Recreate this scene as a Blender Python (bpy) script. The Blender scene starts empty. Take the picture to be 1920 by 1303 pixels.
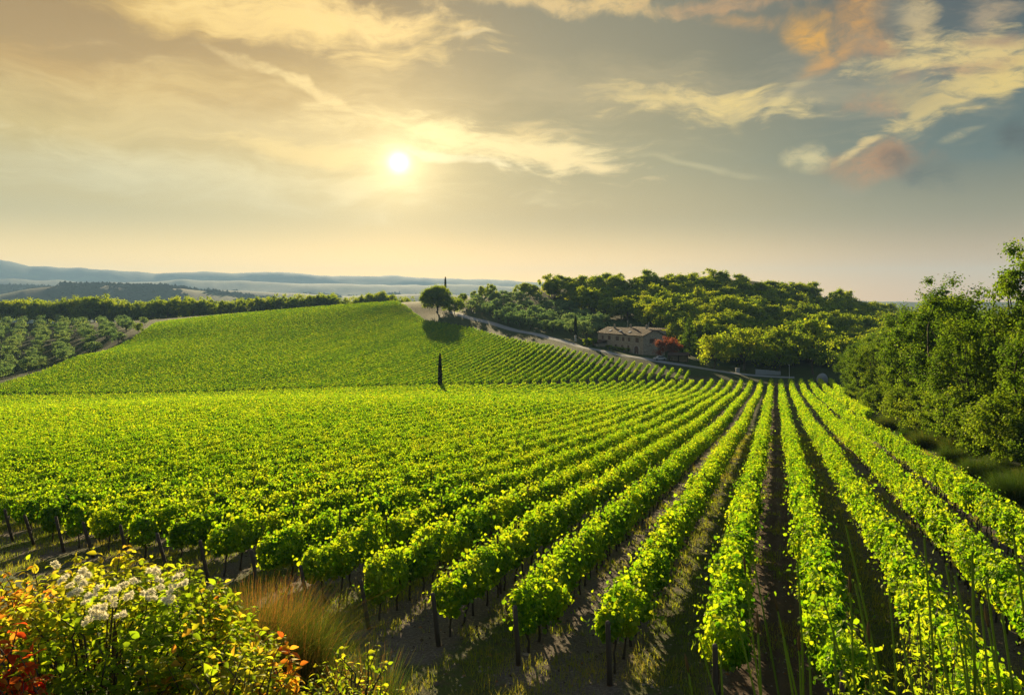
import bpy, math, random
import numpy as np
from mathutils import Vector, Matrix

S = bpy.context.scene
COL = S.collection
F, CX, HZ = 1493.0, 960.0, 555.0          # focal length and horizon of the photograph, in its pixels
R = math.radians

# ------------------------------------------------------------------ camera, sky, sun, exposure
cam = bpy.data.cameras.new("camera"); camo = bpy.data.objects.new("camera", cam); COL.objects.link(camo)
camo.location = (0, 0, 0); camo.rotation_euler = (R(90), 0, 0)
cam.sensor_width = 36; cam.lens = 36*F/1920; cam.shift_y = (HZ-651.5)/1920
cam.clip_start = .05; cam.clip_end = 60000
cam.dof.use_dof = True; cam.dof.focus_distance = 40; cam.dof.aperture_fstop = 11
S.camera = camo
S.render.engine = 'CYCLES'
S.view_settings.view_transform = 'Standard'; S.view_settings.look = 'None'
S.view_settings.exposure = 1.22; S.view_settings.gamma = 1; S.view_settings.use_curve_mapping = False
cy = S.cycles
cy.max_bounces = 6; cy.diffuse_bounces = 3; cy.glossy_bounces = 1; cy.transmission_bounces = 4; cy.volume_bounces = 0
cy.transparent_max_bounces = 4; cy.caustics_reflective = False; cy.caustics_refractive = False
cy.use_adaptive_sampling = True; cy.adaptive_threshold = .01
cy.use_denoising = True; cy.denoiser = 'OPENIMAGEDENOISE'; cy.denoising_prefilter = 'NONE'
cy.sample_clamp_indirect = 4
S.render.use_persistent_data = False

def dirang(px, py):
    az = math.atan((px-CX)/F); return az, math.atan((HZ-py)/F*math.cos(az))
SAZ, SEL = dirang(748, 305)
SUN = Vector((math.sin(SAZ)*math.cos(SEL), math.cos(SAZ)*math.cos(SEL), math.sin(SEL)))
SEL_L = R(11.9)                                # the lamp, a little above the disc seen through the haze
SUNL = Vector((math.sin(SAZ)*math.cos(SEL_L), math.cos(SAZ)*math.cos(SEL_L), math.sin(SEL_L)))
sl = bpy.data.lights.new("sun", 'SUN'); slo = bpy.data.objects.new("sun", sl); COL.objects.link(slo)
sl.energy = 5.0; sl.angle = R(.55); sl.color = (1, .78, .44)
slo.rotation_euler = SUNL.to_track_quat('Z', 'Y').to_euler()

def lin(c):
    return tuple(((v/255)/12.92 if v/255 <= .04045 else ((v/255+.055)/1.055)**2.4) for v in c)

class NT:                                   # small node-tree helper
    def __init__(s, t): s.t = t; t.nodes.clear()
    def n(s, ty, ins=None, **kw):
        nd = s.t.nodes.new(ty)
        for k, v in kw.items(): setattr(nd, k, v)
        for k, v in (ins or {}).items():
            i = nd.inputs[k]
            if isinstance(v, bpy.types.NodeSocket): s.t.links.new(v, i)
            elif hasattr(i.default_value, '__len__') and not isinstance(v, str):
                v = tuple(v); i.default_value = v+(1,) if len(i.default_value) == 4 and len(v) == 3 else v
            else: i.default_value = v
        return nd
    def m(s, op, a, b=0.0, c=0.0, clamp=False):
        return s.n('ShaderNodeMath', {0: a, 1: b, 2: c}, operation=op, use_clamp=clamp).outputs[0]
    def vm(s, op, a, b=(0, 0, 0)):
        return s.n('ShaderNodeVectorMath', {0: a, 1: b}, operation=op)
    def mix(s, f, a, b, bt='MIX'):
        return s.n('ShaderNodeMix', {0: f, 6: a, 7: b}, data_type='RGBA', blend_type=bt).outputs[2]
    def mr(s, v, a, b, c=0.0, d=1.0, it='SMOOTHSTEP'):
        return s.n('ShaderNodeMapRange', {0: v, 1: a, 2: b, 3: c, 4: d}, interpolation_type=it).outputs[0]
    def ramp(s, f, pts, ease='LINEAR'):
        nd = s.n('ShaderNodeValToRGB', {0: f}); r = nd.color_ramp; r.interpolation = ease
        while len(r.elements) < len(pts): r.elements.new(.5)
        for e, (p, c) in zip(r.elements, pts): e.position = p; e.color = tuple(c)+(1,)
        return nd.outputs[0]
    def noise(s, vec, scale, detail=4, rough=.55, dist=0.0):
        return s.n('ShaderNodeTexNoise', {'Vector': vec, 'Scale': scale, 'Detail': detail, 'Roughness': rough, 'Distortion': dist}).outputs[0]
    def link(s, a, b): s.t.links.new(a, b)

def make_world():
    w = bpy.data.worlds.new("World"); S.world = w; w.use_nodes = True
    t = NT(w.node_tree)
    g = t.n('ShaderNodeTexCoord').outputs['Generated']
    d = t.vm('NORMALIZE', g).outputs[0]
    sx = t.n('ShaderNodeSeparateXYZ', {0: d}).outputs
    az = t.m('ARCTAN2', sx[0], sx[1]); el = t.m('ARCSINE', sx[2])
    sky = t.n('ShaderNodeTexSky', sky_type='NISHITA', sun_disc=False)
    sky.sun_elevation = SEL_L; sky.sun_rotation = SAZ; sky.air_density = 1.2; sky.dust_density = 2.5
    e = t.mr(el, 0, 1.4, 0, 1, 'LINEAR')
    def rp(*pts): return t.ramp(e, [(min(1, x/1.4), lin(c)) for x, c in pts])
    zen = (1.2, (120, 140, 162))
    A = rp((0, (240, 212, 146)), (.05, (232, 212, 152)), (.10, (224, 208, 150)), (.16, (218, 198, 134)), (.23, (208, 174, 104)), (.30, (184, 152, 96)), (.37, (158, 122, 70)), zen)
    B = rp((0, (244, 214, 150)), (.05, (230, 204, 142)), (.10, (206, 184, 126)), (.16, (176, 168, 124)), (.23, (160, 152, 114)), (.30, (148, 142, 114)), (.37, (136, 134, 114)), zen)
    C = rp((0, (200, 164, 110)), (.05, (180, 154, 108)), (.10, (154, 144, 108)), (.16, (94, 112, 108)), (.23, (82, 104, 108)), (.30, (84, 94, 98)), (.37, (74, 82, 90)), zen)
    base = t.mix(t.mr(az, -.38, .10), A, B); base = t.mix(t.mr(az, .12, .56), base, C)
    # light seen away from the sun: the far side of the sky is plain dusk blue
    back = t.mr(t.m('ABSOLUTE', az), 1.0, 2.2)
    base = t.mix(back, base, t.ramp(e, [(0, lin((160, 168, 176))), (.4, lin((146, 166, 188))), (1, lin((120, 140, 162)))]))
    # clouds, as directions in the sky
    P0 = t.n('ShaderNodeCombineXYZ', {0: az, 1: el, 2: 0.0}).outputs[0]
    wv = t.n('ShaderNodeTexNoise', {'Vector': P0, 'Scale': 7.0, 'Detail': 3.0}).outputs[1]
    wv = t.vm('SCALE', t.vm('SUBTRACT', wv, (.5, .5, .5)).outputs[0]); wv.inputs[3].default_value = .05
    P = t.vm('ADD', P0, wv.outputs[0]).outputs[0]
    st = t.n('ShaderNodeMapping', {0: P, 2: (0, 0, R(-14)), 3: (1, 3.2, 1)}).outputs[0]
    Ns = t.noise(st, 9, 6, .58, .8)                   # streaky
    Np = t.noise(P, 26, 6, .56, .3)                   # puffy
    Nw = t.noise(t.n('ShaderNodeMapping', {0: P, 2: (0, 0, R(38)), 3: (1, 3.6, 1)}).outputs[0], 14, 6, .6, .6)  # wisps
    Nf = t.noise(t.n('ShaderNodeMapping', {0: P, 2: (0, 0, R(10)), 3: (1, 4.5, 1)}).outputs[0], 30, 6, .6, .5)
    NN = {'s': t.m('MULTIPLY_ADD', Nf, .35, t.m('MULTIPLY_ADD', Ns, .9, -.125)), 'p': Np, 'w': t.m('MULTIPLY_ADD', Nf, .3, t.m('MULTIPLY_ADD', Nw, .85, -.08))}
    FN = t.noise(t.n('ShaderNodeMapping', {0: P, 2: (0, 0, R(-24)), 3: (1, 2.6, 1)}).outputs[0], 42, 6, .65, .8)
    CR, GO, OR, GR = (250, 216, 140), (224, 178, 92), (208, 138, 70), (104, 104, 92)
    clouds = [  # px, py, half width, half height, tilt (deg, + = falling to the right), colour, opacity, noise, noise weight, soft edge
        (60, 60, 420, 110, 4, (176, 144, 92), .55, 's', 1.0, 1.2), (120, 130, 300, 34, 4, (206, 164, 86), .7, 's', 1.5, 1.0),
        (60, 225, 280, 70, -6, (214, 190, 112), .7, 's', 1.2, 1.2), (330, 170, 330, 46, -8, (226, 194, 116), .6, 's', 1.4, 1.1),
        (230, 320, 420, 36, 5, (222, 218, 180), .6, 's', 1.3, 1.0), (480, 330, 330, 22, 4, (232, 220, 170), .5, 's', 1.5, .9),
        (520, 250, 420, 70, 3, (240, 218, 160), .5, 's', 1.5, 1.3), (330, 10, 150, 34, 5, (224, 186, 104), .8, 's', 1.3, .8),
        (540, 26, 240, 40, 7, (250, 214, 132), .95, 's', 1.4, .7), (700, 40, 120, 24, 3, (248, 212, 136), .9, 'p', 1.6, .7),
        (480, 50, 70, 18, 10, (240, 204, 126), .8, 'p', 1.4, .7), (880, 72, 34, 4, -2, (220, 196, 142), .7, 'w', 1.0, .6),
        (530, 140, 60, 9, 24, (236, 208, 140), .8, 'p', 1.8, .6), (590, 175, 50, 10, 30, (240, 210, 142), .75, 'p', 1.8, .6),
        (450, 108, 50, 7, 22, (226, 196, 132), .5, 'p', 1.8, .7), (560, 292, 130, 15, 5, (250, 218, 140), .7, 's', 1.4, .7),
        (860, 262, 210, 26, 6, (252, 226, 156), .55, 's', 1.6, .8), (960, 285, 150, 26, 10, (254, 230, 164), .85, 's', 1.9, .7),
        (1050, 300, 110, 16, 14, (252, 224, 158), .85, 'w', 1.6, .6), (1010, 245, 60, 16, 8, (240, 210, 140), .6, 'w', 1.6, .8),
        (840, 300, 120, 8, 7, (255, 240, 190), .6, 's', 1.6, .7), (1290, 312, 110, 6, 9, (196, 184, 134), .55, 's', 1.2, .8),
        (1000, 6, 170, 12, 0, (222, 190, 128), .85, 'p', 1.7, .8), (1160, 6, 90, 18, 4, (222, 188, 122), .8, 'p', 1.8, .8), (1360, 4, 110, 14, 2, (190, 150, 104), .8, 'p', 1.8, .8),
        (1310, 190, 150, 26, 6, (236, 208, 130), 1.0, 'w', 2.0, .8), (1385, 192, 60, 26, 0, (240, 210, 124), 1.0, 'w', 1.6, .7), (1222, 178, 36, 10, 12, (214, 188, 116), .8, 'p', 1.6, .7),
        (1385, 220, 14, 22, 0, (196, 178, 118), .7, 'w', 1.2, .8), (1480, 190, 36, 9, -42, (232, 206, 130), 1.0, 'w', 1.2, .7),
        (1130, 170, 330, 40, 2, (186, 168, 124), .5, 's', 1.4, 1.2),
        (1620, 150, 190, 60, 4, (150, 142, 118), .55, 's', 1.4, 1.2), (1660, 210, 170, 46, 10, (156, 148, 116), .5, 's', 1.5, 1.2),
        (1612, 46, 50, 42, -20, (206, 150, 70), .9, 'p', 1.1, 1.0), (1516, 68, 38, 30, 36, (220, 162, 60), .95, 'p', 1.2, 1.0), (1390, 32, 44, 11, 14, (196, 150, 88), .8, 'p', 1.3, 1.0),
        (1628, 100, 46, 17, 4, (196, 144, 82), .85, 'p', 1.2, 1.0), (1545, 122, 52, 11, -24, (206, 152, 76), .85, 'p', 1.2, 1.0), (1640, 198, 50, 18, 4, (180, 140, 96), .8, 'p', 1.4, .8),
        (1725, 34, 28, 60, -8, (214, 186, 126), 1.0, 'w', 1.5, .8), (1850, 26, 34, 40, 38, (172, 150, 116), .8, 'w', 1.6, .8), (1690, 24, 60, 34, 30, (150, 140, 116), .6, 'w', 1.5, .9),
        (1780, 105, 120, 28, -4, (222, 196, 124), 1.0, 'w', 1.9, .7), (1860, 110, 95, 24, -10, (220, 192, 120), 1.0, 'w', 1.6, .7), (1820, 178, 140, 24, -22, (222, 194, 116), 1.0, 'w', 1.7, .7), (1880, 150, 44, 28, -40, (224, 196, 114), 1.0, 'w', 1.3, .7),
        (1740, 215, 70, 22, -30, (208, 184, 116), .95, 'w', 1.6, .8), (1700, 180, 60, 26, 30, (180, 160, 108), .7, 'w', 1.6, .8), (1830, 130, 90, 14, -4, (176, 136, 100), .6, 'p', 1.5, .8), (1870, 78, 60, 12, 4, (150, 118, 98), .7, 'p', 1.5, .8),
        (1512, 299, 32, 19, 6, (206, 190, 134), 1.0, 'p', 1.3, .8), (1605, 288, 40, 8, -32, (220, 196, 128), 1.0, 'w', 1.2, .7), (1800, 262, 26, 7, -22, (172, 162, 120), .8, 'w', 1.2, .8),
        (1650, 307, 70, 28, -4, (190, 132, 74), 1.0, 'p', .9, .9), (1684, 303, 40, 17, 0, (116, 90, 68), .95, 'p', 1.2, .8), (1742, 330, 44, 26, 10, (86, 90, 82), .95, 'p', 1.2, .9),
        (1845, 298, 40, 14, 6, (88, 104, 100), .8, 'p', 1.3, .9), (1912, 265, 34, 22, 4, (66, 70, 70), .9, 'p', 1.2, .8), (1570, 360, 40, 8, 0, (150, 140, 110), .6, 'p', 1.4, .9)]
    for (px, py, hw, hh, tilt, c, op, nz, nw, soft) in clouds:
        a, b = dirang(px, py); k = math.cos(a)**1.5
        q = t.n('ShaderNodeMapping', {0: P, 1: (a, b, 0), 2: (0, 0, R(-tilt)), 3: (hw/F*k*1.15, hh/F*k*1.15, 1)}, vector_type='TEXTURE').outputs[0]
        ln = t.vm('LENGTH', q).outputs['Value']
        dd = t.m('MULTIPLY_ADD', NN[nz], -nw*2.2, t.m('ADD', ln, nw*1.1))
        mk = t.mr(dd, 1.2+soft*.4, 1.0-soft*1.15, 0, op*(.72 if nz == 's' and px < 700 and py > 90 else 1.0))
        if nz != 's': mk = t.m('MULTIPLY', mk, t.mr(FN, .30, .58, .45, 1.0))
        base = t.mix(mk, base, tuple(1.28*q for q in lin(c)))
    # the glow of air round the sun
    dt = t.vm('DOT_PRODUCT', d, tuple(SUN)).outputs['Value']
    an = t.m('ARCCOSINE', t.m('MINIMUM', dt, 1.0))
    def gl(w, amp, p=2.0): return t.m('MULTIPLY', t.m('EXPONENT', t.m('MULTIPLY', t.m('POWER', t.m('DIVIDE', an, w), p), -1.0)), amp)
    glow = t.mix(1.0, t.mix(gl(.22, 1.0, 1.4), (0, 0, 0), (.18, .115, .025)), t.mix(gl(.040, 1.0, 1.1), (0, 0, 0), (.75, .56, .22)), 'ADD')
    glow = t.mix(1.0, glow, t.mix(gl(.0095, 1.0, 1.9), (0, 0, 0), (2.2, 2.1, 1.7)), 'ADD')
    glow = t.mix(1.0, glow, t.mix(gl(.019, 1.0, 1.0), (0, 0, 0), (.9, .78, .5)), 'ADD')
    col = t.mix(1.0, base, glow, 'ADD')
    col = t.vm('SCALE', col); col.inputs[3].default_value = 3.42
    warm = t.mix(t.mr(el, .10, -.005, 0, 1, 'SMOOTHSTEP'), (1, 1, 1), t.mix(t.mr(az, -.1, .6), (2.95, 2.30, 1.30), (2.3, 1.72, 1.15))); t.link(t.mix(1.0, col.inputs[0].links[0].from_socket, warm, 'MULTIPLY'), col.inputs[0])   # the low sky, before the air in front of it
    nish = t.vm('SCALE', sky.outputs[0]); nish.inputs[3].default_value = .015
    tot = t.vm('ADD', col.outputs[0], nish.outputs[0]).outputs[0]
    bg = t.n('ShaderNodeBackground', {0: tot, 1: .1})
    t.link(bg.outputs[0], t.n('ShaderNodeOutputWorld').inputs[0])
    w.cycles.sampling_method = 'MANUAL'; w.cycles.sample_map_resolution = 1024
make_world()

# ------------------------------------------------------------------ helpers
def rng(seed): return np.random.default_rng(seed)
def hsh(i, j, s): 
    x = np.sin(i*127.1+j*311.7+s*74.7)*43758.5453; return x-np.floor(x)
def vn(x, y, s=0):                          # value noise, 0..1
    x = np.asarray(x, float); y = np.asarray(y, float)
    i = np.floor(x); j = np.floor(y); a = x-i; b = y-j; a = a*a*(3-2*a); b = b*b*(3-2*b)
    return (hsh(i, j, s)*(1-a)+hsh(i+1, j, s)*a)*(1-b)+(hsh(i, j+1, s)*(1-a)+hsh(i+1, j+1, s)*a)*b
def fbm(x, y, s=0, o=4):
    r = 0; a = .5
    for k in range(o): r = r+a*vn(x*2**k, y*2**k, s+k); a *= .5
    return r/(1-.5**o)
def nrm(v): return v/np.maximum(1e-9, np.linalg.norm(v, axis=-1, keepdims=True))

def mesh(name, V, faces, mats, tint=None, fmat=None, smooth=False):
    me = bpy.data.meshes.new(name); V = np.asarray(V, np.float32).reshape(-1, 3)
    faces = [np.asarray(f, np.int32) for f in (faces if isinstance(faces, list) else [faces]) if len(f)]
    lv = np.concatenate([f.ravel() for f in faces]); tot = np.concatenate([np.full(len(f), f.shape[1], np.int32) for f in faces])
    st = np.concatenate([[0], np.cumsum(tot)[:-1]]).astype(np.int32)
    me.vertices.add(len(V)); me.vertices.foreach_set('co', V.ravel())
    me.loops.add(len(lv)); me.loops.foreach_set('vertex_index', lv)
    me.polygons.add(len(tot)); me.polygons.foreach_set('loop_start', st)
    if fmat is not None: me.polygons.foreach_set('material_index', np.asarray(fmat, np.int32))
    me.update(calc_edges=True)
    me.polygons.foreach_set('use_smooth', np.full(len(tot), smooth, bool))
    if tint is not None:
        a = me.attributes.new('tint', 'FLOAT', 'POINT'); a.data.foreach_set('value', np.asarray(tint, np.float32).ravel())
    for m in (mats if isinstance(mats, (list, tuple)) else [mats]): me.materials.append(m)
    return me
def ob(name, data, parent=None, loc=None, rot=None, scale=None):
    o = bpy.data.objects.new(name, data); COL.objects.link(o)
    if parent is not None: o.parent = parent
    if loc is not None: o.location = loc
    if rot is not None: o.rotation_euler = rot
    if scale is not None: o.scale = scale if hasattr(scale, '__len__') else (scale,)*3
    return o
def tag(o, label=None, cat=None, group=None, kind=None):
    for k, v in (('label', label), ('category', cat), ('group', group), ('kind', kind)):
        if v: o[k] = v
    return o

class MB:                                    # collects solid shapes for one mesh
    def __init__(s): s.v = []; s.q = []; s.t = []; s.n = 0; s.qm = []; s.tm = []
    def add(s, V, Q=(), T=(), m=0):
        V = np.asarray(V, float).reshape(-1, 3)
        for f in Q: s.q.append([i+s.n for i in f]); s.qm.append(m)
        for f in T: s.t.append([i+s.n for i in f]); s.tm.append(m)
        s.v.append(V); s.n += len(V)
    def box(s, c, d, rz=0, m=0):
        x, y, z = d[0]/2, d[1]/2, d[2]/2
        V = np.array([(a*x, b*y, e*z) for e in (-1, 1) for b in (-1, 1) for a in (-1, 1)])
        cs, sn = math.cos(rz), math.sin(rz); V = V@np.array([[cs, sn, 0], [-sn, cs, 0], [0, 0, 1]])+np.array(c)
        s.add(V, [(0, 2, 3, 1), (4, 5, 7, 6), (0, 1, 5, 4), (2, 6, 7, 3), (0, 4, 6, 2), (1, 3, 7, 5)], m=m)
    def tube(s, pts, rad, k=7, m=0, cap=True):
        pts = np.asarray(pts, float); n = len(pts); rad = np.broadcast_to(np.asarray(rad, float), (n,))
        tg = nrm(np.gradient(pts, axis=0)); up = np.where(np.abs(tg[:, 2:3]) > .9, np.array([[1., 0, 0]]), np.array([[0, 0, 1.]]))
        a = nrm(np.cross(tg, up)); b = np.cross(tg, a); an = np.arange(k)*2*math.pi/k
        V = pts[:, None]+rad[:, None, None]*(a[:, None]*np.cos(an)[None, :, None]+b[:, None]*np.sin(an)[None, :, None])
        Q = [(i*k+j, i*k+(j+1) % k, (i+1)*k+(j+1) % k, (i+1)*k+j) for i in range(n-1) for j in range(k)]
        V = V.reshape(-1, 3)
        if cap:
            V = np.vstack([V, pts[:1], pts[-1:]]); T = [(j, n*k, (j+1) % k) for j in range(k)]+[((n-1)*k+j, (n-1)*k+(j+1) % k, n*k+1) for j in range(k)]
        else: T = []
        s.add(V, Q, T, m)
    def data(s, name, mats, smooth=False, tint=None):
        V = np.concatenate(s.v); F_ = [np.array(f) for f in (s.q, s.t) if f]
        return mesh(name, V, F_, mats, tint=tint, fmat=s.qm+s.tm, smooth=smooth)

# leaf shapes: (points in leaf plane: along, across, lift), quads
KITE = (np.array([(0, 0, 0), (.42, .42, .12), (1, 0, -.05), (.42, -.42, .12)]), np.array([(0, 1, 2, 3)]))
VINE = (np.array([(0, 0, 0), (.12, .5, .1), (.72, .44, .1), (1.05, 0, -.08), (.72, -.44, .1), (.12, -.5, .1)]), np.array([(0, 1, 2, 3), (0, 3, 4, 5)]))
_x = np.linspace(0, 1, 5); _w = np.array([.05, .27, .30, .19, .01]); _d = -.32*_x**2
ARCH = (np.array([p for x, w, z in zip(_x, _w, _d) for p in ((x*.95, w, z+.10*w/.3), (x*.95, 0, z), (x*.95, -w, z+.10*w/.3))]),
        np.array([q for i in range(4) for q in ((3*i, 3*i+1, 3*i+4, 3*i+3), (3*i+1, 3*i+2, 3*i+5, 3*i+4))]))
def leaves(P, N, T, s, shape=KITE):
    """leaf polygons at points P with normals N, tip directions T (made perpendicular), sizes s"""
    N = nrm(N); T = nrm(T-(T*N).sum(1, keepdims=True)*N); B = np.cross(N, T)
    sh, q = shape; s = np.broadcast_to(np.asarray(s, float), (len(P),))
    V = P[:, None]+s[:, None, None]*(T[:, None]*sh[None, :, 0:1]+B[:, None]*sh[None, :, 1:2]+N[:, None]*sh[None, :, 2:3])
    Q = (np.arange(len(P))[:, None, None]*len(sh)+q[None]).reshape(-1, 4)
    return V.reshape(-1, 3), Q
def join(parts):
    """[(V, Q, tint per vertex)] -> one"""
    off = 0; Vs = []; Qs = []; Ts = []
    for V, Q, t in parts:
        Vs.append(V); Qs.append(Q+off); Ts.append(t); off += len(V)
    return np.concatenate(Vs), np.concatenate(Qs), np.concatenate(Ts)

# ------------------------------------------------------------------ materials
def mat(name, fn):
    m = bpy.data.materials.new(name); m.use_nodes = True; t = NT(m.node_tree)
    t.link(fn(t), t.n('ShaderNodeOutputMaterial').inputs[0]); return m
def leafmat(name, cols, trans, tf=.5, gl=.05, rough=.4):
    """leaves: colour from each leaf's own tint; light passes through"""
    def fn(t):
        a = t.n('ShaderNodeAttribute', attribute_name='tint').outputs['Fac']
        oi = t.n('ShaderNodeObjectInfo').outputs['Random']
        a2 = t.m('ADD', a, t.m('MULTIPLY_ADD', oi, .16, -.08), clamp=True)
        n = len(cols)-1
        c = t.ramp(a2, [(i/n, x) for i, x in enumerate(cols)]); tr = t.ramp(a2, [(i/n, x) for i, x in enumerate(trans)])
        d = t.n('ShaderNodeBsdfDiffuse', {0: c}); tl = t.n('ShaderNodeBsdfTranslucent', {0: tr})
        mx = t.n('ShaderNodeMixShader', {0: tf, 1: d.outputs[0], 2: tl.outputs[0]})
        g = t.n('ShaderNodeBsdfGlossy', {0: (.75, .8, .45), 1: rough})
        return t.n('ShaderNodeMixShader', {0: gl, 1: mx.outputs[0], 2: g.outputs[0]}).outputs[0]
    return mat(name, fn)
VINE_M = leafmat('vine_leaf', [(.018, .060, .007), (.046, .122, .009), (.10, .18, .012), (.18, .20, .018)],
                 [(.12, .36, .005), (.42, .74, .008), (.74, .90, .014), (.84, .84, .02)], .54, .025, .45)
OAK_M = leafmat('broadleaf', [(.026, .066, .011), (.058, .118, .014), (.108, .160, .017), (.14, .17, .02)],
                [(.18, .32, .010), (.42, .58, .012), (.68, .76, .016), (.78, .74, .02)], .55, .02, .5)
WOOD_M = leafmat('woodland_leaf', [(.020, .050, .009), (.036, .078, .011), (.060, .106, .013), (.08, .11, .015)],
                 [(.09, .19, .009), (.18, .32, .011), (.32, .46, .014), (.48, .52, .02)], .5, .02, .45)
OLIVE_M = leafmat('olive_leaf', [(.050, .095, .050), (.080, .140, .070), (.115, .175, .080), (.16, .20, .09)],
                  [(.16, .32, .09), (.28, .46, .11), (.42, .58, .13), (.48, .56, .13)], .45, .04, .5)
CYP_M = leafmat('cypress_leaf', [(.010, .022, .008), (.016, .032, .010), (.024, .044, .012)], [(.02, .05, .01), (.03, .06, .01), (.05, .09, .01)], .25, .02, .6)
RED_M = leafmat('red_leaf', [(.08, .030, .02), (.12, .045, .03), (.18, .07, .04)], [(.30, .07, .03), (.45, .12, .05), (.6, .2, .08)], .45, .03, .5)
BUSH_M = leafmat('bush_leaf', [(.030, .075, .012), (.060, .120, .014), (.13, .15, .018), (.24, .13, .02), (.28, .05, .012), (.22, .012, .008)],
                 [(.22, .42, .009), (.48, .66, .014), (.78, .74, .025), (.90, .48, .04), (.90, .16, .02), (.75, .03, .012)], .70, .015, .4)
BROOM_M = leafmat('broom_stem', [(.024, .050, .012), (.045, .075, .015), (.10, .075, .02), (.18, .085, .025)], [(.05, .11, .01), (.10, .17, .014), (.34, .20, .03), (.6, .24, .04)], .45, .02, .5)
GRASS_M = leafmat('grass_blade', [(.05, .085, .015), (.09, .12, .02), (.16, .14, .03), (.22, .17, .06)], [(.25, .38, .015), (.50, .58, .02), (.7, .58, .06), (.6, .46, .14)], .5, .02, .5)
FLUFF_M = leafmat('seed_fluff', [(.84, .79, .60), (.88, .84, .66)], [(.94, .89, .64), (.96, .92, .70)], .55, .01, .6)

def wood(t, a, b, sc=6):
    co = t.n('ShaderNodeTexCoord').outputs['Object']
    n = t.noise(t.n('ShaderNodeMapping', {0: co, 3: (sc, sc, sc*.25)}).outputs[0], 3, 5, .65)
    c = t.mix(n, a, b)
    bp = t.n('ShaderNodeBump', {'Strength': .6, 'Distance': .02, 'Height': n})
    return t.n('ShaderNodeBsdfPrincipled', {'Base Color': c, 'Roughness': .9, 'Normal': bp.outputs[0]}).outputs[0]
BARK_M = mat('bark', lambda t: wood(t, (.035, .026, .018), (.12, .09, .06), 4))
POST_M = mat('weathered_post', lambda t: wood(t, (.045, .034, .025), (.13, .098, .07), 9))
VTRUNK_M = mat('vine_bark', lambda t: wood(t, (.028, .020, .014), (.09, .066, .045), 14))
def plain(name, c, rough=.8, metal=0.0, var=.25, sc=3.0):
    def fn(t):
        co = t.n('ShaderNodeTexCoord').outputs['Object']; n = t.noise(co, sc, 5, .6)
        cc = t.mix(n, tuple(v*(1-var) for v in c), tuple(min(1, v*(1+var)) for v in c))
        return t.n('ShaderNodeBsdfPrincipled', {'Base Color': cc, 'Roughness': rough, 'Metallic': metal}).outputs[0]
    return mat(name, fn)

# ------------------------------------------------------------------ the lie of the land
ROWA = math.atan((1454.8-CX)/F); DU = np.array([math.sin(ROWA), math.cos(ROWA)]); DV = np.array([math.cos(ROWA), -math.sin(ROWA)])
def XZ(px, py, Y): return ((px-CX)/F*Y, Y, -(py-HZ)/F*Y)
CT = []
def ct(px, py, Y, h=0): x, y, z = XZ(px, py, Y); CT.append((x, y, z-h))
for a in ((1348, 1336, 17.5), (1150, 1274, 19), (981, 1250, 20.5), (703, 1174, 23.5), (379, 1084, 28), (208, 1040, 32.5), (18, 1018, 37)): ct(*a)
for a in ((1423, 889, 42.7), (1433, 847, 53.8), (1441, 785, 94), (1448, 729, 180), (1455, 709, 213), (1100, 714, 215), (800, 719, 215), (400, 732, 215), (0, 737, 215)): ct(*a, h=2)
CT += [(9, 13, -8.9), (20, 16, -9.2), (-10, 10, -8.9), (-30, 20, -10.2), (-25, 60, -13.3), (-60, 94, -17.2), (-60, 50, -12.8), (-120, 100, -19), (-160, 160, -25), (-60, 150, -21.5), (0, 130, -19.2), (-150, 40, -14), (-260, 215, -31),
       (25, 40, -10.8), (45, 60, -11.8), (60, 90, -14.4), (85, 150, -19.5), (70, 40, -9.5), (130, 120, -15), (120, 60, -9), (110, 200, -23), (160, 230, -24), (220, 180, -20)]
for a in ((740, 690, 255), (740, 660, 295), (740, 630, 340), (740, 600, 390), (740, 568, 440), (500, 690, 258), (500, 640, 330), (480, 600, 395), (250, 700, 255), (300, 652, 312),
          (0, 718, 234), (140, 666, 300), (270, 617, 378), (300, 603, 418), (450, 588, 428), (600, 576, 440), (775, 570, 436)): ct(*a, h=2)
for a in ((762, 580, 432), (800, 606, 392), (890, 621, 350), (940, 637, 318), (1000, 650, 292), (1100, 671, 262), (1200, 690, 243), (1300, 705, 230), (1380, 717, 222)): ct(*a)
for a in ((865, 592, 400), (930, 608, 362), (1000, 625, 322), (1060, 640, 295), (1120, 655, 272), (1200, 671, 256), (1300, 688, 243), (1400, 703, 236), (1480, 708, 232)): ct(*a)
for a in ((820, 584, 428), (850, 588, 416), (900, 570, 440), (0, 712, 300), (0, 645, 420), (0, 606, 540), (150, 660, 355), (150, 612, 480), (270, 609, 450), (-200, 690, 330), (-200, 610, 540)): ct(*a)
for a in ((300, 604, 560), (600, 590, 560), (760, 592, 560), (1000, 596, 375), (1100, 622, 335), (1100, 598, 380), (1200, 665, 275), (1260, 669, 272), (1150, 656, 290), (1215, 640, 305), (1200, 604, 350), (1300, 605, 340), (1300, 665, 270),
          (950, 556, 445), (1020, 541, 455), (1150, 535, 462), (1240, 531, 470), (1420, 528, 480), (1540, 572, 440), (1660, 622, 410), (1380, 688, 262), (1500, 692, 250), (1600, 700, 240), (1500, 625, 330), (1620, 650, 320), (1350, 570, 400)): ct(*a)
CT += [(-350, 600, -32), (-150, 650, -34), (0, 620, -25), (80, 620, -14), (200, 620, -16), (300, 500, -28), (260, 380, -26), (320, 250, -26), (-400, 400, -42), (-420, 200, -36)]
CT = np.array(CT)
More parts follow.
